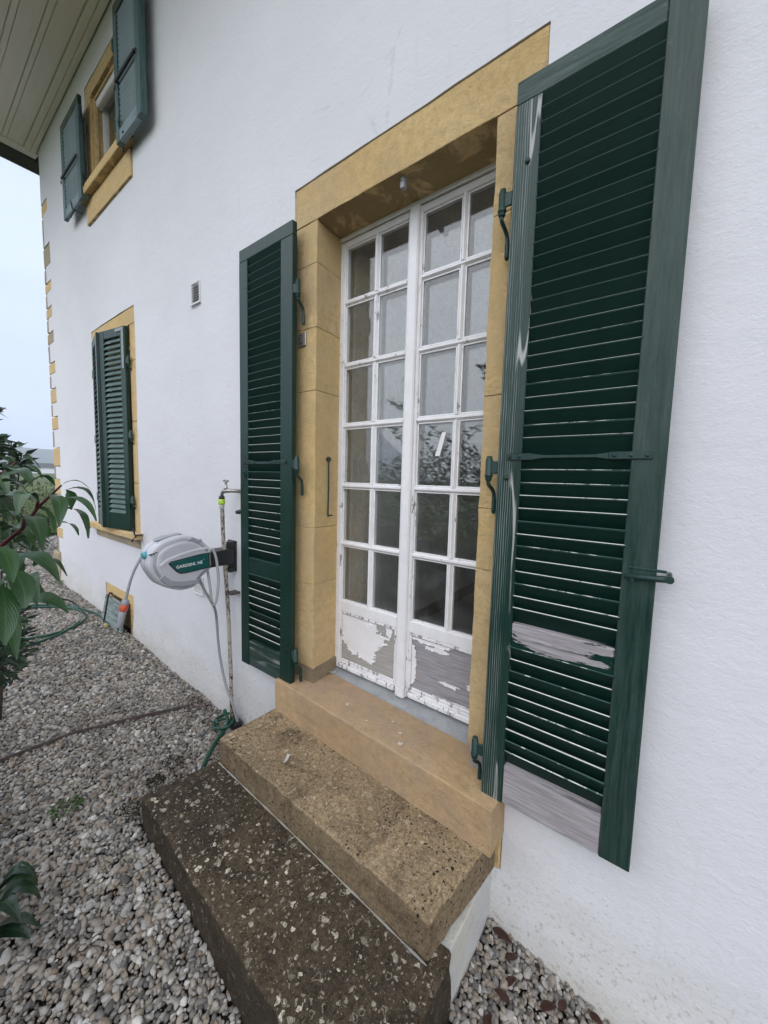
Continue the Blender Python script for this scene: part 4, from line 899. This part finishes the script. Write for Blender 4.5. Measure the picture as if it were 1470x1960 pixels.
# cellar hatch: plank cover leaning out of its stone opening
ch = thing('hatch_cover', 'weathered green plank hatch cover leaning at the wall foot', 'hatch cover', (-4.33, -.03, .10), 0)
for k in range(4):
    bm = bmesh.new(); bx(bm, -.265, .250, -.010, .010, k * .0665, k * .0665 + .0635, .003); o = link('plank', bm, M['plank'], ch); o.rotation_euler = (R_(-10), 0, 0); o.location = (.06, -.055, .035)
bm = bmesh.new(); bx(bm, -.18, -.165, -.022, -.0105, -.02, .275, .002); tube(bm, [(-.172, -.016, .27), (-.172, -.004, .295), (-.172, .015, .285)], .010, 8); o = link('iron_strap', bm, M['black'], ch); o.rotation_euler = (R_(-10), 0, 0); o.location = (.06, -.055, .035)
bm = bmesh.new(); bx(bm, .180, .205, -.022, -.0105, 0, .262, .002); o = link('batten', bm, M['plank'], ch); o.rotation_euler = (R_(-10), 0, 0); o.location = (.06, -.055, .035)

# ------------------------------------------------------------------ things on the gravel
hc = thing('coiled_hose', 'green garden hose lying in loops on the gravel by the shrub', 'hose'); bm = bmesh.new()
def gp(x, y, h=.012): return (x, y, gz(x, y) + h)
L1 = [gp(-4.33, -.112), gp(-4.47, -.085), gp(-4.75, -.10), gp(-5.1, -.22), gp(-5.35, -.45), gp(-5.35, -.72), gp(-5.0, -.92), gp(-4.5, -.83), gp(-4.36, -.62), gp(-4.40, -.40), gp(-4.58, -.22), gp(-4.84, -.17), gp(-5.12, -.27), gp(-5.28, -.5), gp(-5.2, -.78), gp(-4.8, -.93), gp(-4.3, -.92), gp(-4.22, -.72), gp(-4.32, -.48), gp(-4.55, -.27)]
tube(bm, spline(L1, 8), .011, 8); link('hose', bm, M['hose_green'], hc); bm = bmesh.new(); q = gp(-4.33, -.112); tube(bm, [(q[0] - .01, q[1], q[2]), (q[0] + .04, q[1] - .01, q[2])], [.014, .016], 10); link('coupling', bm, M['yellow'], hc)
h2 = thing('short_hose', 'dark green hose bundled at the pipe foot beside the steps', 'hose'); bm = bmesh.new()
tube(bm, spline([(-2.20, -.10, .13), (-2.165, -.10, .07), (-2.13, -.15, .035), (-2.06, -.25, .04), (-1.97, -.34, .05), (-1.90, -.42, .03), (-1.84, -.50, .0)], 6), .011, 8); link('hose', bm, M['hose_green'], h2)
bm = bmesh.new(); tube(bm, spline([(-2.22, -.06, .04), (-2.26, -.12, .035), (-2.20, -.17, .04), (-2.12, -.13, .06), (-2.15, -.06, .07), (-2.23, -.05, .065), (-2.25, -.13, .06), (-2.17, -.16, .075)], 6), .0085, 8); link('coil', bm, M['hose_green'], h2)
bm = bmesh.new(); bx(bm, -2.19, -2.10, -.09, -.03, .0, .06, .01, 2); link('weight', bm, M['black'], h2)
ed = thing('edging_strip', 'thin rusty metal edging strip laid across the gravel path', 'edging'); bm = bmesh.new()
ep = [(-2.745, -1.25), (-2.735, -1.023), (-2.715, -.76), (-2.635, -.46), (-2.545, -.16)]
for (xa, ya), (xb, yb) in zip(ep, ep[1:]):
    A = Vector((xa, ya, gz(xa, ya))); B = Vector((xb, yb, gz(xb, yb))); d = (B - A).normalized(); s = d.cross(Vector((0, 0, 1))) * .003
    vs_ = [bm.verts.new(p + Vector((0, 0, h))) for p in (A - s, A + s, B + s, B - s) for h in (-.03, .016)]
    for q in ((0, 2, 3, 1), (2, 4, 5, 3), (4, 6, 7, 5), (6, 0, 1, 7), (1, 3, 5, 7)): bm.faces.new([vs_[i] for i in q])
link('strip', bm, M['rust'], ed)
# paint flakes that fell off the door
rnd = random.Random(9)
FL = [('curled white paint flake on the upper step', -1.32, -.30, .342, .025, .008), ('square white paint flake at the front edge of the door sill', -.84, -.075, .516, .012, .010)]
FL += [(lab, x, y, z, q, q * .8) for lab, x, y, z, q in (('small white paint flake on the left part of the door sill', -1.20, -.02, .522, .008), ('tiny white paint flake near the middle of the threshold', -.95, .02, .519, .006),
      ('tiny white paint speck in the middle of the door sill', -1.05, -.05, .519, .005), ('white paint flake just behind the square one on the sill', -.88, -.02, .517, .007))]
FL += [('largest white paint flake in the corner of left jamb and threshold', -1.475, .15, .527, .022, .012), ('white paint flake leaning against the left jamb base by the threshold', -1.492, .125, .526, .016, .01), ('white paint flake at the foot of the left jamb base, outermost', -1.50, .09, .525, .012, .01)]
for lab, x, y, z, a, b in FL:
    bm = bmesh.new(); n = 5
    for i in range(n + 1):
        u = i / n - .5
        for s in (-1, 1): bm.verts.new((u * 2 * a, s * b * (1 - abs(u) * .5) + rnd.uniform(-.1, .1) * b, .001 + 1.2 * a * u * u + rnd.uniform(0, .001)))
    bm.verts.ensure_lookup_table()
    for i in range(n): bm.faces.new([bm.verts[k] for k in (2 * i, 2 * i + 1, 2 * i + 3, 2 * i + 2)])
    r = bmesh.ops.solidify(bm, geom=bm.faces[:], thickness=.0008)
    o = link('paint_flake', bm, M['paper']); o.location = (x, y, z); o.rotation_euler = (rnd.uniform(-.1, .1), rnd.uniform(-.1, .1), rnd.uniform(0, 3)); tag(o, lab, 'paint flake', 'paint flakes below the door')

# ------------------------------------------------------------------ gravel: pebbles scattered as instances of a few stones
def gravel(name, boxes, spacing, seed, size=(.70, 1.45), keep=None):
    r = np.random.default_rng(seed); pts = []; scl = []; rot = []
    for (x0, x1, y0, y1, sp, layers) in boxes:
        for L in range(layers):
            s = sp * (1 if L == 0 else .94)
            gx = np.arange(x0, x1, s); gy = np.arange(y0, y1, s * .87)
            X, Y = np.meshgrid(gx, gy); X = X + (np.arange(len(gy)) % 2)[:, None] * s * .5
            X = (X + r.uniform(-.36, .36, X.shape) * s).ravel(); Y = (Y + r.uniform(-.36, .36, Y.shape) * s).ravel()
            for x, y in zip(X, Y):
                if -1.77 < x < -.425 and y > -.744 - .048 * (x + 1.775) / 1.34 and y < .1 and not (y > -.36 and x > -.435): continue
                if y > -.012 and x > -6.6: continue
                if keep and not keep(x, y): continue
                f = r.uniform(*size) * (sp / .026)
                q_ = r.random(); f *= 1.5 if q_ < .06 else (.62 if q_ > .72 else 1.0)
                pts.append((x, y, gz(x, y) - .022 + L * .011 + r.uniform(-.004, .006)))
                scl.append((f * .0265 * r.uniform(.75, 1.35), f * .021 * r.uniform(.85, 1.1), f * .019 * r.uniform(.75, 1.15)))
                rot.append((r.normal(0, .35), r.normal(0, .35), r.uniform(0, 6.283)))
    n = len(pts); me = bpy.data.meshes.new(name); me.from_pydata(pts, [], [])
    for nm, data in (('scl', scl), ('rot', rot)):
        a = me.attributes.new(nm, 'FLOAT_VECTOR', 'POINT'); a.data.foreach_set('vector', np.array(data, dtype=np.float32).ravel())
    a = me.attributes.new('kin', 'INT', 'POINT'); a.data.foreach_set('value', r.integers(0, 6, n).astype(np.int32))
    o = inst(name, me); o['kind'] = 'stuff'
    ng = bpy.data.node_groups.new('pebbles', 'GeometryNodeTree')
    ng.interface.new_socket('Geometry', in_out='INPUT', socket_type='NodeSocketGeometry'); ng.interface.new_socket('Geometry', in_out='OUTPUT', socket_type='NodeSocketGeometry')
    N = ng.nodes.new; Lk = ng.links.new; gi = N('NodeGroupInput'); go = N('NodeGroupOutput'); jn = N('GeometryNodeJoinGeometry')
    for i in range(6):
        ic = N('GeometryNodeMeshIcoSphere'); ic.inputs['Radius'].default_value = .5; ic.inputs['Subdivisions'].default_value = 3
        sp_ = N('GeometryNodeSetPosition'); ps = N('GeometryNodeInputPosition'); ad = N('ShaderNodeVectorMath'); ad.operation = 'ADD'; ad.inputs[1].default_value = (i * 7.3, i * 3.1, i)
        tx = N('ShaderNodeTexNoise'); tx.inputs['Scale'].default_value = 1.5; tx.inputs['Detail'].default_value = 1.0
        sb = N('ShaderNodeVectorMath'); sb.operation = 'SUBTRACT'; sb.inputs[1].default_value = (.5, .5, .5); sc2 = N('ShaderNodeVectorMath'); sc2.operation = 'SCALE'; sc2.inputs['Scale'].default_value = .42
        Lk(ps.outputs[0], ad.inputs[0]); Lk(ad.outputs[0], tx.inputs['Vector']); Lk(tx.outputs['Color'], sb.inputs[0]); Lk(sb.outputs[0], sc2.inputs[0]); Lk(sc2.outputs[0], sp_.inputs['Offset']); Lk(ic.outputs[0], sp_.inputs['Geometry'])
        ss = N('GeometryNodeSetShadeSmooth'); sm = N('GeometryNodeSetMaterial'); sm.inputs['Material'].default_value = M['pebble']; g2 = N('GeometryNodeGeometryToInstance')
        Lk(sp_.outputs[0], ss.inputs[0]); Lk(ss.outputs[0], sm.inputs[0]); Lk(sm.outputs[0], g2.inputs[0]); Lk(g2.outputs[0], jn.inputs[0])
    ip = N('GeometryNodeInstanceOnPoints'); ip.inputs['Pick Instance'].default_value = True
    Lk(gi.outputs[0], ip.inputs['Points']); Lk(jn.outputs[0], ip.inputs['Instance'])
    for nm, ty, sk in (('scl', 'FLOAT_VECTOR', 'Scale'), ('rot', 'FLOAT_VECTOR', 'Rotation'), ('kin', 'INT', 'Instance Index')):
        na = N('GeometryNodeInputNamedAttribute'); na.data_type = ty; na.inputs['Name'].default_value = nm; Lk(na.outputs['Attribute'], ip.inputs[sk])
    Lk(ip.outputs[0], go.inputs[0]); md = o.modifiers.new('pebbles', 'NODES'); md.node_group = ng
    return n
NP = gravel('gravel', [(-3.1, .9, -1.62, -.005, .0185, 2), (-6.7, -3.1, -1.5, -.005, .0235, 2), (-10.5, -6.55, -1.6, 1.5, .036, 1), (-1.0, 2.6, -2.6, -1.62, .034, 1)], .03, 5)  # last patch lies out of view, added to bounce light up to the soffit

# ------------------------------------------------------------------ plants
def leaf_mesh(base, mid, tip, w_, roll, n=9, fold=.22, name='leaf', m='leaf'):
    base, mid, tip = Vector(base), Vector(mid), Vector(tip); ctrl = mid * 2 - (base + tip) * .5
    view = ((base + tip) * .5 - Vector((0, -1.35, 1.65))).normalized() if roll is not None else None
    bm = bmesh.new(); uvl = bm.loops.layers.uv.new('uv'); rows = []
    for i in range(n + 1):
        t = i / n; p = base * (1 - t) ** 2 + ctrl * 2 * t * (1 - t) + tip * t * t
        tg = ((ctrl - base) * 2 * (1 - t) + (tip - ctrl) * 2 * t).normalized()
        sd_ = tg.cross(Vector((0, 0, 1)))
        if sd_.length < .2: sd_ = tg.cross(Vector((0, 1, 0)))
        sd_.normalize(); sd_ = Matrix.Rotation(roll, 3, tg) @ sd_; nm = sd_.cross(tg)
        hw = w_ * .5 * (math.sin(math.pi * min(1, t ** .8)) ** .75 if 0 < t < 1 else .02) * (1 - .25 * t)
        hw = max(hw, .0012); wob = .06 * math.sin(t * 17 + w_ * 900) * hw
        rows.append([bm.verts.new(p + sd_ * (k * hw) + nm * (abs(k) * hw * fold + wob * abs(k))) for k in (-1, -.5, 0, .5, 1)])
    for i in range(n):
        for k in range(4):
            f = bm.faces.new((rows[i][k], rows[i][k + 1], rows[i + 1][k + 1], rows[i + 1][k])); f.smooth = True
            for lp_, (kk, ii) in zip(f.loops, ((k, i), (k + 1, i), (k + 1, i + 1), (k, i + 1))): lp_[uvl].uv = (kk / 4, ii / n)
    me = bpy.data.meshes.new(name); bm.normal_update(); bm.to_mesh(me); bm.free(); me.materials.append(M[m]); return me
LEAVES = [
    ((-0.926,-1.146,1.623), (-0.923,-1.124,1.630), (-0.920,-1.105,1.612), 0.014), ((-0.919,-1.142,1.613), (-0.901,-1.116,1.611), (-0.896,-1.104,1.572), 0.020),
    ((-0.897,-1.152,1.598), (-0.854,-1.133,1.594), (-0.821,-1.124,1.560), 0.017), ((-0.882,-1.156,1.579), (-0.837,-1.141,1.573), (-0.806,-1.141,1.532), 0.019),
    ((-0.872,-1.163,1.556), (-0.843,-1.154,1.553), (-0.820,-1.151,1.537), 0.015), ((-0.935,-1.141,1.613), (-0.937,-1.132,1.599), (-0.947,-1.130,1.572), 0.023),
    ((-0.886,-1.168,1.605), (-0.850,-1.168,1.591), (-0.823,-1.176,1.554), 0.027), ((-0.911,-1.161,1.621), (-0.907,-1.181,1.637), (-0.907,-1.210,1.603), 0.016),
    ((-1.105,-1.177,1.661), (-1.101,-1.160,1.672), (-1.095,-1.145,1.651), 0.014), ((-1.109,-1.180,1.655), (-1.083,-1.160,1.655), (-1.064,-1.149,1.631), 0.016),
    ((-1.039,-1.204,1.644), (-0.991,-1.193,1.647), (-0.945,-1.186,1.618), 0.030), ((-1.115,-1.183,1.667), (-1.130,-1.194,1.677), (-1.149,-1.209,1.668), 0.020),
    ((-1.084,-1.186,1.658), (-1.063,-1.197,1.642), (-1.056,-1.218,1.634), 0.023), ((-0.907,-1.185,1.592), (-0.900,-1.204,1.607), (-0.880,-1.218,1.573), 0.033),
    ((-0.844,-1.216,1.570), (-0.803,-1.210,1.568), (-0.763,-1.210,1.526), 0.035), ((-0.905,-1.213,1.557), (-0.920,-1.222,1.576), (-0.938,-1.237,1.569), 0.020),
    ((-0.989,-1.174,1.575), (-0.983,-1.158,1.561), (-0.983,-1.150,1.521), 0.031), ((-1.050,-1.172,1.557), (-1.040,-1.154,1.540), (-1.045,-1.148,1.506), 0.029),
    ((-1.023,-1.207,1.504), (-1.005,-1.174,1.513), (-0.985,-1.143,1.483), 0.031), ((-0.933,-1.216,1.490), (-0.885,-1.192,1.493), (-0.840,-1.176,1.455), 0.034),
    ((-0.816,-1.249,1.530), (-0.784,-1.246,1.513), (-0.755,-1.246,1.484), 0.030), ((-0.853,-1.232,1.485), (-0.823,-1.225,1.459), (-0.805,-1.227,1.429), 0.036),
    ((-0.877,-1.216,1.451), (-0.864,-1.207,1.442), (-0.855,-1.204,1.413), 0.014), ((-0.836,-1.247,1.465), (-0.815,-1.248,1.419), (-0.799,-1.253,1.379), 0.036),
    ((-1.103,-1.204,1.623), (-1.069,-1.191,1.624), (-1.037,-1.181,1.608), 0.021), ((-1.133,-1.206,1.586), (-1.097,-1.190,1.598), (-1.062,-1.178,1.581), 0.029),
    ((-1.125,-1.174,1.591), (-1.118,-1.157,1.585), (-1.113,-1.143,1.562), 0.028), ((-1.161,-1.209,1.522), (-1.139,-1.191,1.528), (-1.118,-1.179,1.495), 0.034),
    ((-1.166,-1.188,1.519), (-1.137,-1.167,1.509), (-1.124,-1.163,1.462), 0.040), ((-1.156,-1.212,1.454), (-1.128,-1.192,1.443), (-1.112,-1.184,1.410), 0.041),
    ((-1.143,-1.211,1.608), (-1.109,-1.201,1.576), (-1.088,-1.202,1.539), 0.033), ((-1.181,-1.178,1.481), (-1.157,-1.161,1.476), (-1.136,-1.148,1.441), 0.031)]
rnd = random.Random(12)
sh1 = thing('leafy_shrub', 'glossy dark green shrub with red stems at the left edge of the photo', 'shrub', (-1.15, -1.35, 0))
def pl_part(o, t): o.parent = t; o.matrix_parent_inverse = Matrix.Translation(-t.location); return o
for b, m_, t_, w_ in LEAVES: pl_part(inst('leaf', leaf_mesh(b, m_, t_, w_ * 1.02, R_(rnd.uniform(-25, 25)))), sh1)
for _ in range(20):
    b = Vector((rnd.uniform(-1.28, -.98), rnd.uniform(-1.27, -1.14), rnd.uniform(1.36, 1.64))); d = Vector((rnd.uniform(.2, 1), rnd.uniform(-.6, .7), rnd.uniform(-.25, .35))).normalized(); q = rnd.uniform(.07, .11)
    if b.z + (b.x + 1.1) * .25 > 1.65: b.z -= .08
    pl_part(inst('leaf', leaf_mesh(b, b + d * q * .55 + Vector((0, 0, .006)), b + d * q - Vector((0, 0, .035)), q * .33, R_(rnd.uniform(-30, 30)))), sh1)
bm = bmesh.new()
for pts, r0 in (([(-1.30, -1.45, 0), (-1.28, -1.40, .6), (-1.22, -1.33, 1.2), (-1.15, -1.262, 1.42), (-1.063, -1.212, 1.50), (-.993, -1.194, 1.537), (-.962, -1.179, 1.574), (-.931, -1.165, 1.60), (-.915, -1.150, 1.622)], .0050), ([(-1.22, -1.33, 1.2), (-1.18, -1.26, 1.5), (-1.151, -1.216, 1.618), (-1.114, -1.198, 1.644), (-1.108, -1.18, 1.666)], .0055), ([(-.993, -1.194, 1.537), (-.94, -1.20, 1.556), (-.86, -1.212, 1.572)], .004), ([(-.962, -1.179, 1.574), (-.93, -1.182, 1.590), (-.907, -1.185, 1.594)], .003), ([(-1.1, -1.23, 1.47), (-.98, -1.225, 1.47), (-.88, -1.23, 1.49)], .005)):
    s = spline(pts, 4); tube(bm, s, [r0 * (1 - .75 * (i / len(s)) ** 2) for i in range(len(s))], 7)
pl_part(link('stem', bm, M['stem']), sh1)

def foliage(name, m, n, sampler, size, seed, parent=None, kind=None, droop=.4):
    r = random.Random(seed); bm = bmesh.new(); uvl = bm.loops.layers.uv.new('uv')
    for _ in range(n):
        p, out = sampler(r); p = Vector(p); d = (Vector(out) + Vector((r.gauss(0, .5), r.gauss(0, .5), r.gauss(-droop * .5, .4)))).normalized(); s = size * r.uniform(.6, 1.3)
        sd_ = d.orthogonal().normalized(); sd_ = Matrix.Rotation(r.uniform(0, 6.28), 3, d) @ sd_; nm = d.cross(sd_)
        q = [p, p + d * s * .45 + sd_ * s * .17 + nm * s * .05, p + d * s - nm * s * .10, p + d * s * .45 - sd_ * s * .17 + nm * s * .05]
        v = [bm.verts.new(x) for x in q]; mid = bm.verts.new(p + d * s * .5)
        for tri, uvs in (((v[0], v[1], mid), ((.5, 0), (1, .4), (.5, .5))), ((v[1], v[2], mid), ((1, .4), (.5, 1), (.5, .5))), ((v[2], v[3], mid), ((.5, 1), (0, .4), (.5, .5))), ((v[3], v[0], mid), ((0, .4), (.5, 0), (.5, .5)))):
            f = bm.faces.new(tri)
            for l_, u in zip(f.loops, uvs): l_[uvl].uv = u
    o = link(name, bm, M[m], None)
    if parent is not None: pl_part(o, parent)
    if kind: o['kind'] = kind
    return o
def clump(c, rx, ry, rz):
    def f(r):
        while True:
            v = Vector((r.uniform(-1, 1), r.uniform(-1, 1), r.uniform(-1, 1)))
            if v.length < 1 and (v.length > .45 or r.random() < .4): break
        return (c[0] + v.x * rx, c[1] + v.y * ry, c[2] + v.z * rz), (v.x, v.y, v.z * .6 + .25)
    return f
def sprig_plant(t, stems, size, n, m, seed):
    """leaves set along named stems, as on a young shoot"""
    bm = bmesh.new()
    for s in stems: q = spline(s, 5); tube(bm, q, [.006 * (1 - .6 * i / len(q)) + .001 for i in range(len(q))], 5)
    pl_part(link('stem', bm, M['bark']), t)
    def smp(r):
        s = r.choice(stems); q = spline(s, 5); k = min(len(q) - 2, int(len(q) * (.30 + .7 * r.random() ** .8))); p = q[k].lerp(q[k + 1], r.random())
        a = r.uniform(0, 6.28); return p + Vector((math.cos(a), math.sin(a), 0)) * .008, (math.cos(a), math.sin(a), .35)
    o = foliage('foliage', m, n, smp, size, seed, t, 'stuff')
t = thing('small_shrub', 'small dark bush low at the left edge beside the coiled hose', 'shrub', (-2.1, -1.28, 0))
foliage('foliage', 'leaf_small', 1700, clump((-2.06, -1.18, 1.00), .22, .15, .22), .042, 3, t, 'stuff'); bm = bmesh.new()
for i in range(5): tube(bm, spline([(-2.1, -1.3, 0), (-2.08 + .03 * i, -1.26, .5), (-2.2 + .09 * i, -1.2, 1.05)], 4), [.008] * 8 + [.004], 6)
pl_part(link('stem', bm, M['bark']), t)
t = thing('slender_shrub', 'slender-leaved dark bush top showing against the sky at the far left', 'shrub', (-3.2, -1.0, 0))
sprig_plant(t, [[(-3.2, -1.0, .1), (-3.2, -.98, 1.2), (-3.16, -.95, 1.86)], [(-3.2, -1.0, .1), (-3.15, -.95, 1.2), (-3.05, -.90, 1.80)], [(-3.2, -1.0, .1), (-3.12, -.93, 1.1), (-2.98, -.87, 1.74)], [(-3.2, -1., .3), (-3.25, -.98, 1.5), (-3.22, -.97, 2.02)]], .075, 420, 'leaf_small', 5)
# low dark plants along the bed, at the foot of the photo's left edge
LOW = [(-1.66, -1.235, .30, 'dark big-leaved plant low at the bottom-left corner'), (-1.98, -1.29, .24, 'low dark plant on the gravel edge below the small bush'), (-2.35, -1.27, .26, 'dark plant at the gravel edge near the edging strip'), (-2.95, -1.20, .3, 'dark plant at the gravel edge beyond the edging strip')]
for i, (x, y, h, lab) in enumerate(LOW):
    t = thing('low_plant', lab, 'plant', (x, y, gz(x, y)), 0, 'low plants along the gravel edge'); r = random.Random(40 + i); z0 = gz(x, y)
    for k in range(18):
        a = r.uniform(0, 6.28); l_ = r.uniform(.09, .16); hh = h * r.uniform(.25, 1)
        b = (x + .03 * math.cos(a), y + .03 * math.sin(a), z0 + hh * .7); mm = (x + (.03 + l_ * .55) * math.cos(a), y + (.03 + l_ * .55) * math.sin(a), z0 + hh); tt = (x + (.03 + l_) * math.cos(a), y + (.03 + l_) * math.sin(a), z0 + hh * .75)
        pl_part(inst('leaf', leaf_mesh(b, mm, tt, .055, R_(r.uniform(-20, 20)), 6, m='leaf_small')), t)
    bm = bmesh.new(); tube(bm, [(x, y, z0 - .03), (x, y, z0 + h * .8)], [.006, .003], 6); pl_part(link('stem', bm, M['bark']), t)
# weeds, moss, dead leaves
for i, (x, y, s, lab) in enumerate(((-2.11, -.93, .05, 'green weed tuft alone in the gravel left of the steps'), (-6.2, -.10, .07, 'green weed tuft at the foot of the house corner'), (-6.6, -.25, .08, 'second weed tuft at the house corner, farther out on the path'), (-.36, -.47, .05, 'green weed tuft at the end of the lower step'))):
    t = thing('weed', lab, 'weed', (x, y, gz(x, y)), 0, 'weeds in the gravel'); foliage('foliage', 'weed', 90, clump((x, y, gz(x, y) + .012), s, s, s * .4), .028, 70 + i, t, 'stuff')
def patch_mound(name, x, y, rx, ry, m, seed, n=240):
    def f(r):
        a, q = r.uniform(0, 6.28), r.random() ** .6; xx, yy_ = x + rx * q * math.cos(a), y + ry * q * math.sin(a)
        return (xx, yy_, gz(xx, yy_) + .004 + .010 * (1 - q)), (math.cos(a) * .8, math.sin(a) * .8, .15)
    o = foliage(name, m, n, f, .013, seed); o['kind'] = 'stuff'
for i, (x, y, rx, ry) in enumerate(((-2.06, -.48, .07, .05), (-1.84, -.74, .09, .04), (-1.98, -.60, .05, .04), (-2.40, -.14, .16, .09), (-2.55, -.10, .12, .05))): patch_mound('moss_patch', x, y, rx, ry, 'dead' if i > 2 else 'moss', 80 + i)
DL = [(-.372, -.055, .050), (-.325, -.095, .035), (-.305, -.16, .03), (-.318, -.215, .034), (-.19, -.135, .034), (-.155, -.10, .03), (-.33, -.30, .028), (-.06, -.06, .03), (-.245, -.06, .022)]
rnd = random.Random(31)
DLAB = ['largest brown dead leaf, in the corner of the plinth and the wall', 'brown dead leaf next out from the plinth corner along the wall', 'brown dead leaf in the middle of the gravel pocket, second row from the wall', 'brown dead leaf in the gravel pocket close to the plinth side', 'brown dead leaf under the wall, third of those lying out from the corner', 'reddish dead leaf beside the wall foot near the photo bottom edge', 'brown dead leaf farthest from the wall, beside the weed tuft', 'brown dead leaf at the wall foot farthest right', 'small brown dead leaf tucked against the wall base']
for (x, y, s), lab in zip(DL, DLAB):
    s *= .78
    a = rnd.uniform(0, 6.28); c, q = math.cos(a), math.sin(a); me = leaf_mesh((-c * s, -q * s, .002), (0, 0, .006), (c * s, q * s, .002), s * 1.15, R_(rnd.uniform(-12, 12)), 6, .10, 'dead_leaf', 'dead')
    o = inst('dead_leaf', me, None, (x, y, gz(x, y) + .006)); o.rotation_euler = (rnd.uniform(-.3, .3), rnd.uniform(-.3, .3), 0)
    tag(o, lab, 'dead leaf', 'dead leaves right of the steps')

# hedges, garden trees
def hedge(label, c, r_, n, size, seed, trunk=True, m='leaf_hedge', cat='hedge', name='hedge'):
    t = thing(name, label, cat, (c[0], c[1], 0)); foliage('foliage', m, n, clump(c, *r_), size, seed, t, 'stuff'); bm = bmesh.new(); r = random.Random(seed)
    for k in range(7): x = c[0] + r.uniform(-.6, .6) * r_[0]; y = c[1] + r.uniform(-.6, .6) * r_[1]; tube(bm, [(x, y, gz(x, y) - .1), (x + r.uniform(-.1, .1), y, c[2])], [.03, .012], 5)
    pl_part(link('branch', bm, M['bark']), t); return t
hedge('dark clipped hedge beyond the house corner at the garden end', (-12.5, 1.6, .72), (.8, 3.2, .62), 5200, .07, 51)
hedge('low ground-cover bush beside the path beyond the house corner', (-9.0, -.15, .38), (.75, .55, .22), 1500, .06, 52, m='leaf_small', cat='bush', name='low_bush')
hedge('leafy garden shrubs across the path, mirrored in the door panes', (-2.2, -3.5, 1.05), (3.2, .75, 1.1), 20000, .075, 53, m='leaf_small', cat='shrub', name='garden_shrub')
t = thing('tall_shrub', 'tall loose shrub across the path, mirrored in the upper door panes', 'shrub', (-2.4, -2.9, 0)); rr = random.Random(5)
sprig_plant(t, [[(-2.4 + rr.uniform(-.9, .9), -2.9 + rr.uniform(-.3, .3), .5), (-2.4 + rr.uniform(-1, 1), -2.85, 1.7), (-2.4 + rr.uniform(-1.4, 1.2), -2.8, rr.uniform(2.3, 3.15))] for _ in range(9)], .085, 800, 'leaf_small', 6)
bpy.data.objects.remove(HP)

# ------------------------------------------------------------------ haze over the far land
bm = bmesh.new(); bx(bm, -1500, 420, -700, 900, -2, 125); hz_o = None
k = NT('damp_air'); k.t.nodes.remove(k.b); pv = k.n('ShaderNodeVolumePrincipled'); pv.inputs['Density'].default_value = .0008; pv.inputs['Color'].default_value = (.84, .90, 1, 1); pv.inputs['Anisotropy'].default_value = .1
k.l(pv.outputs[0], k.o.inputs['Volume'])
hz_o = link('haze', bm, k.m); hz_o['kind'] = 'stuff'
print('pebbles', NP, 'objects', len(bpy.data.objects))
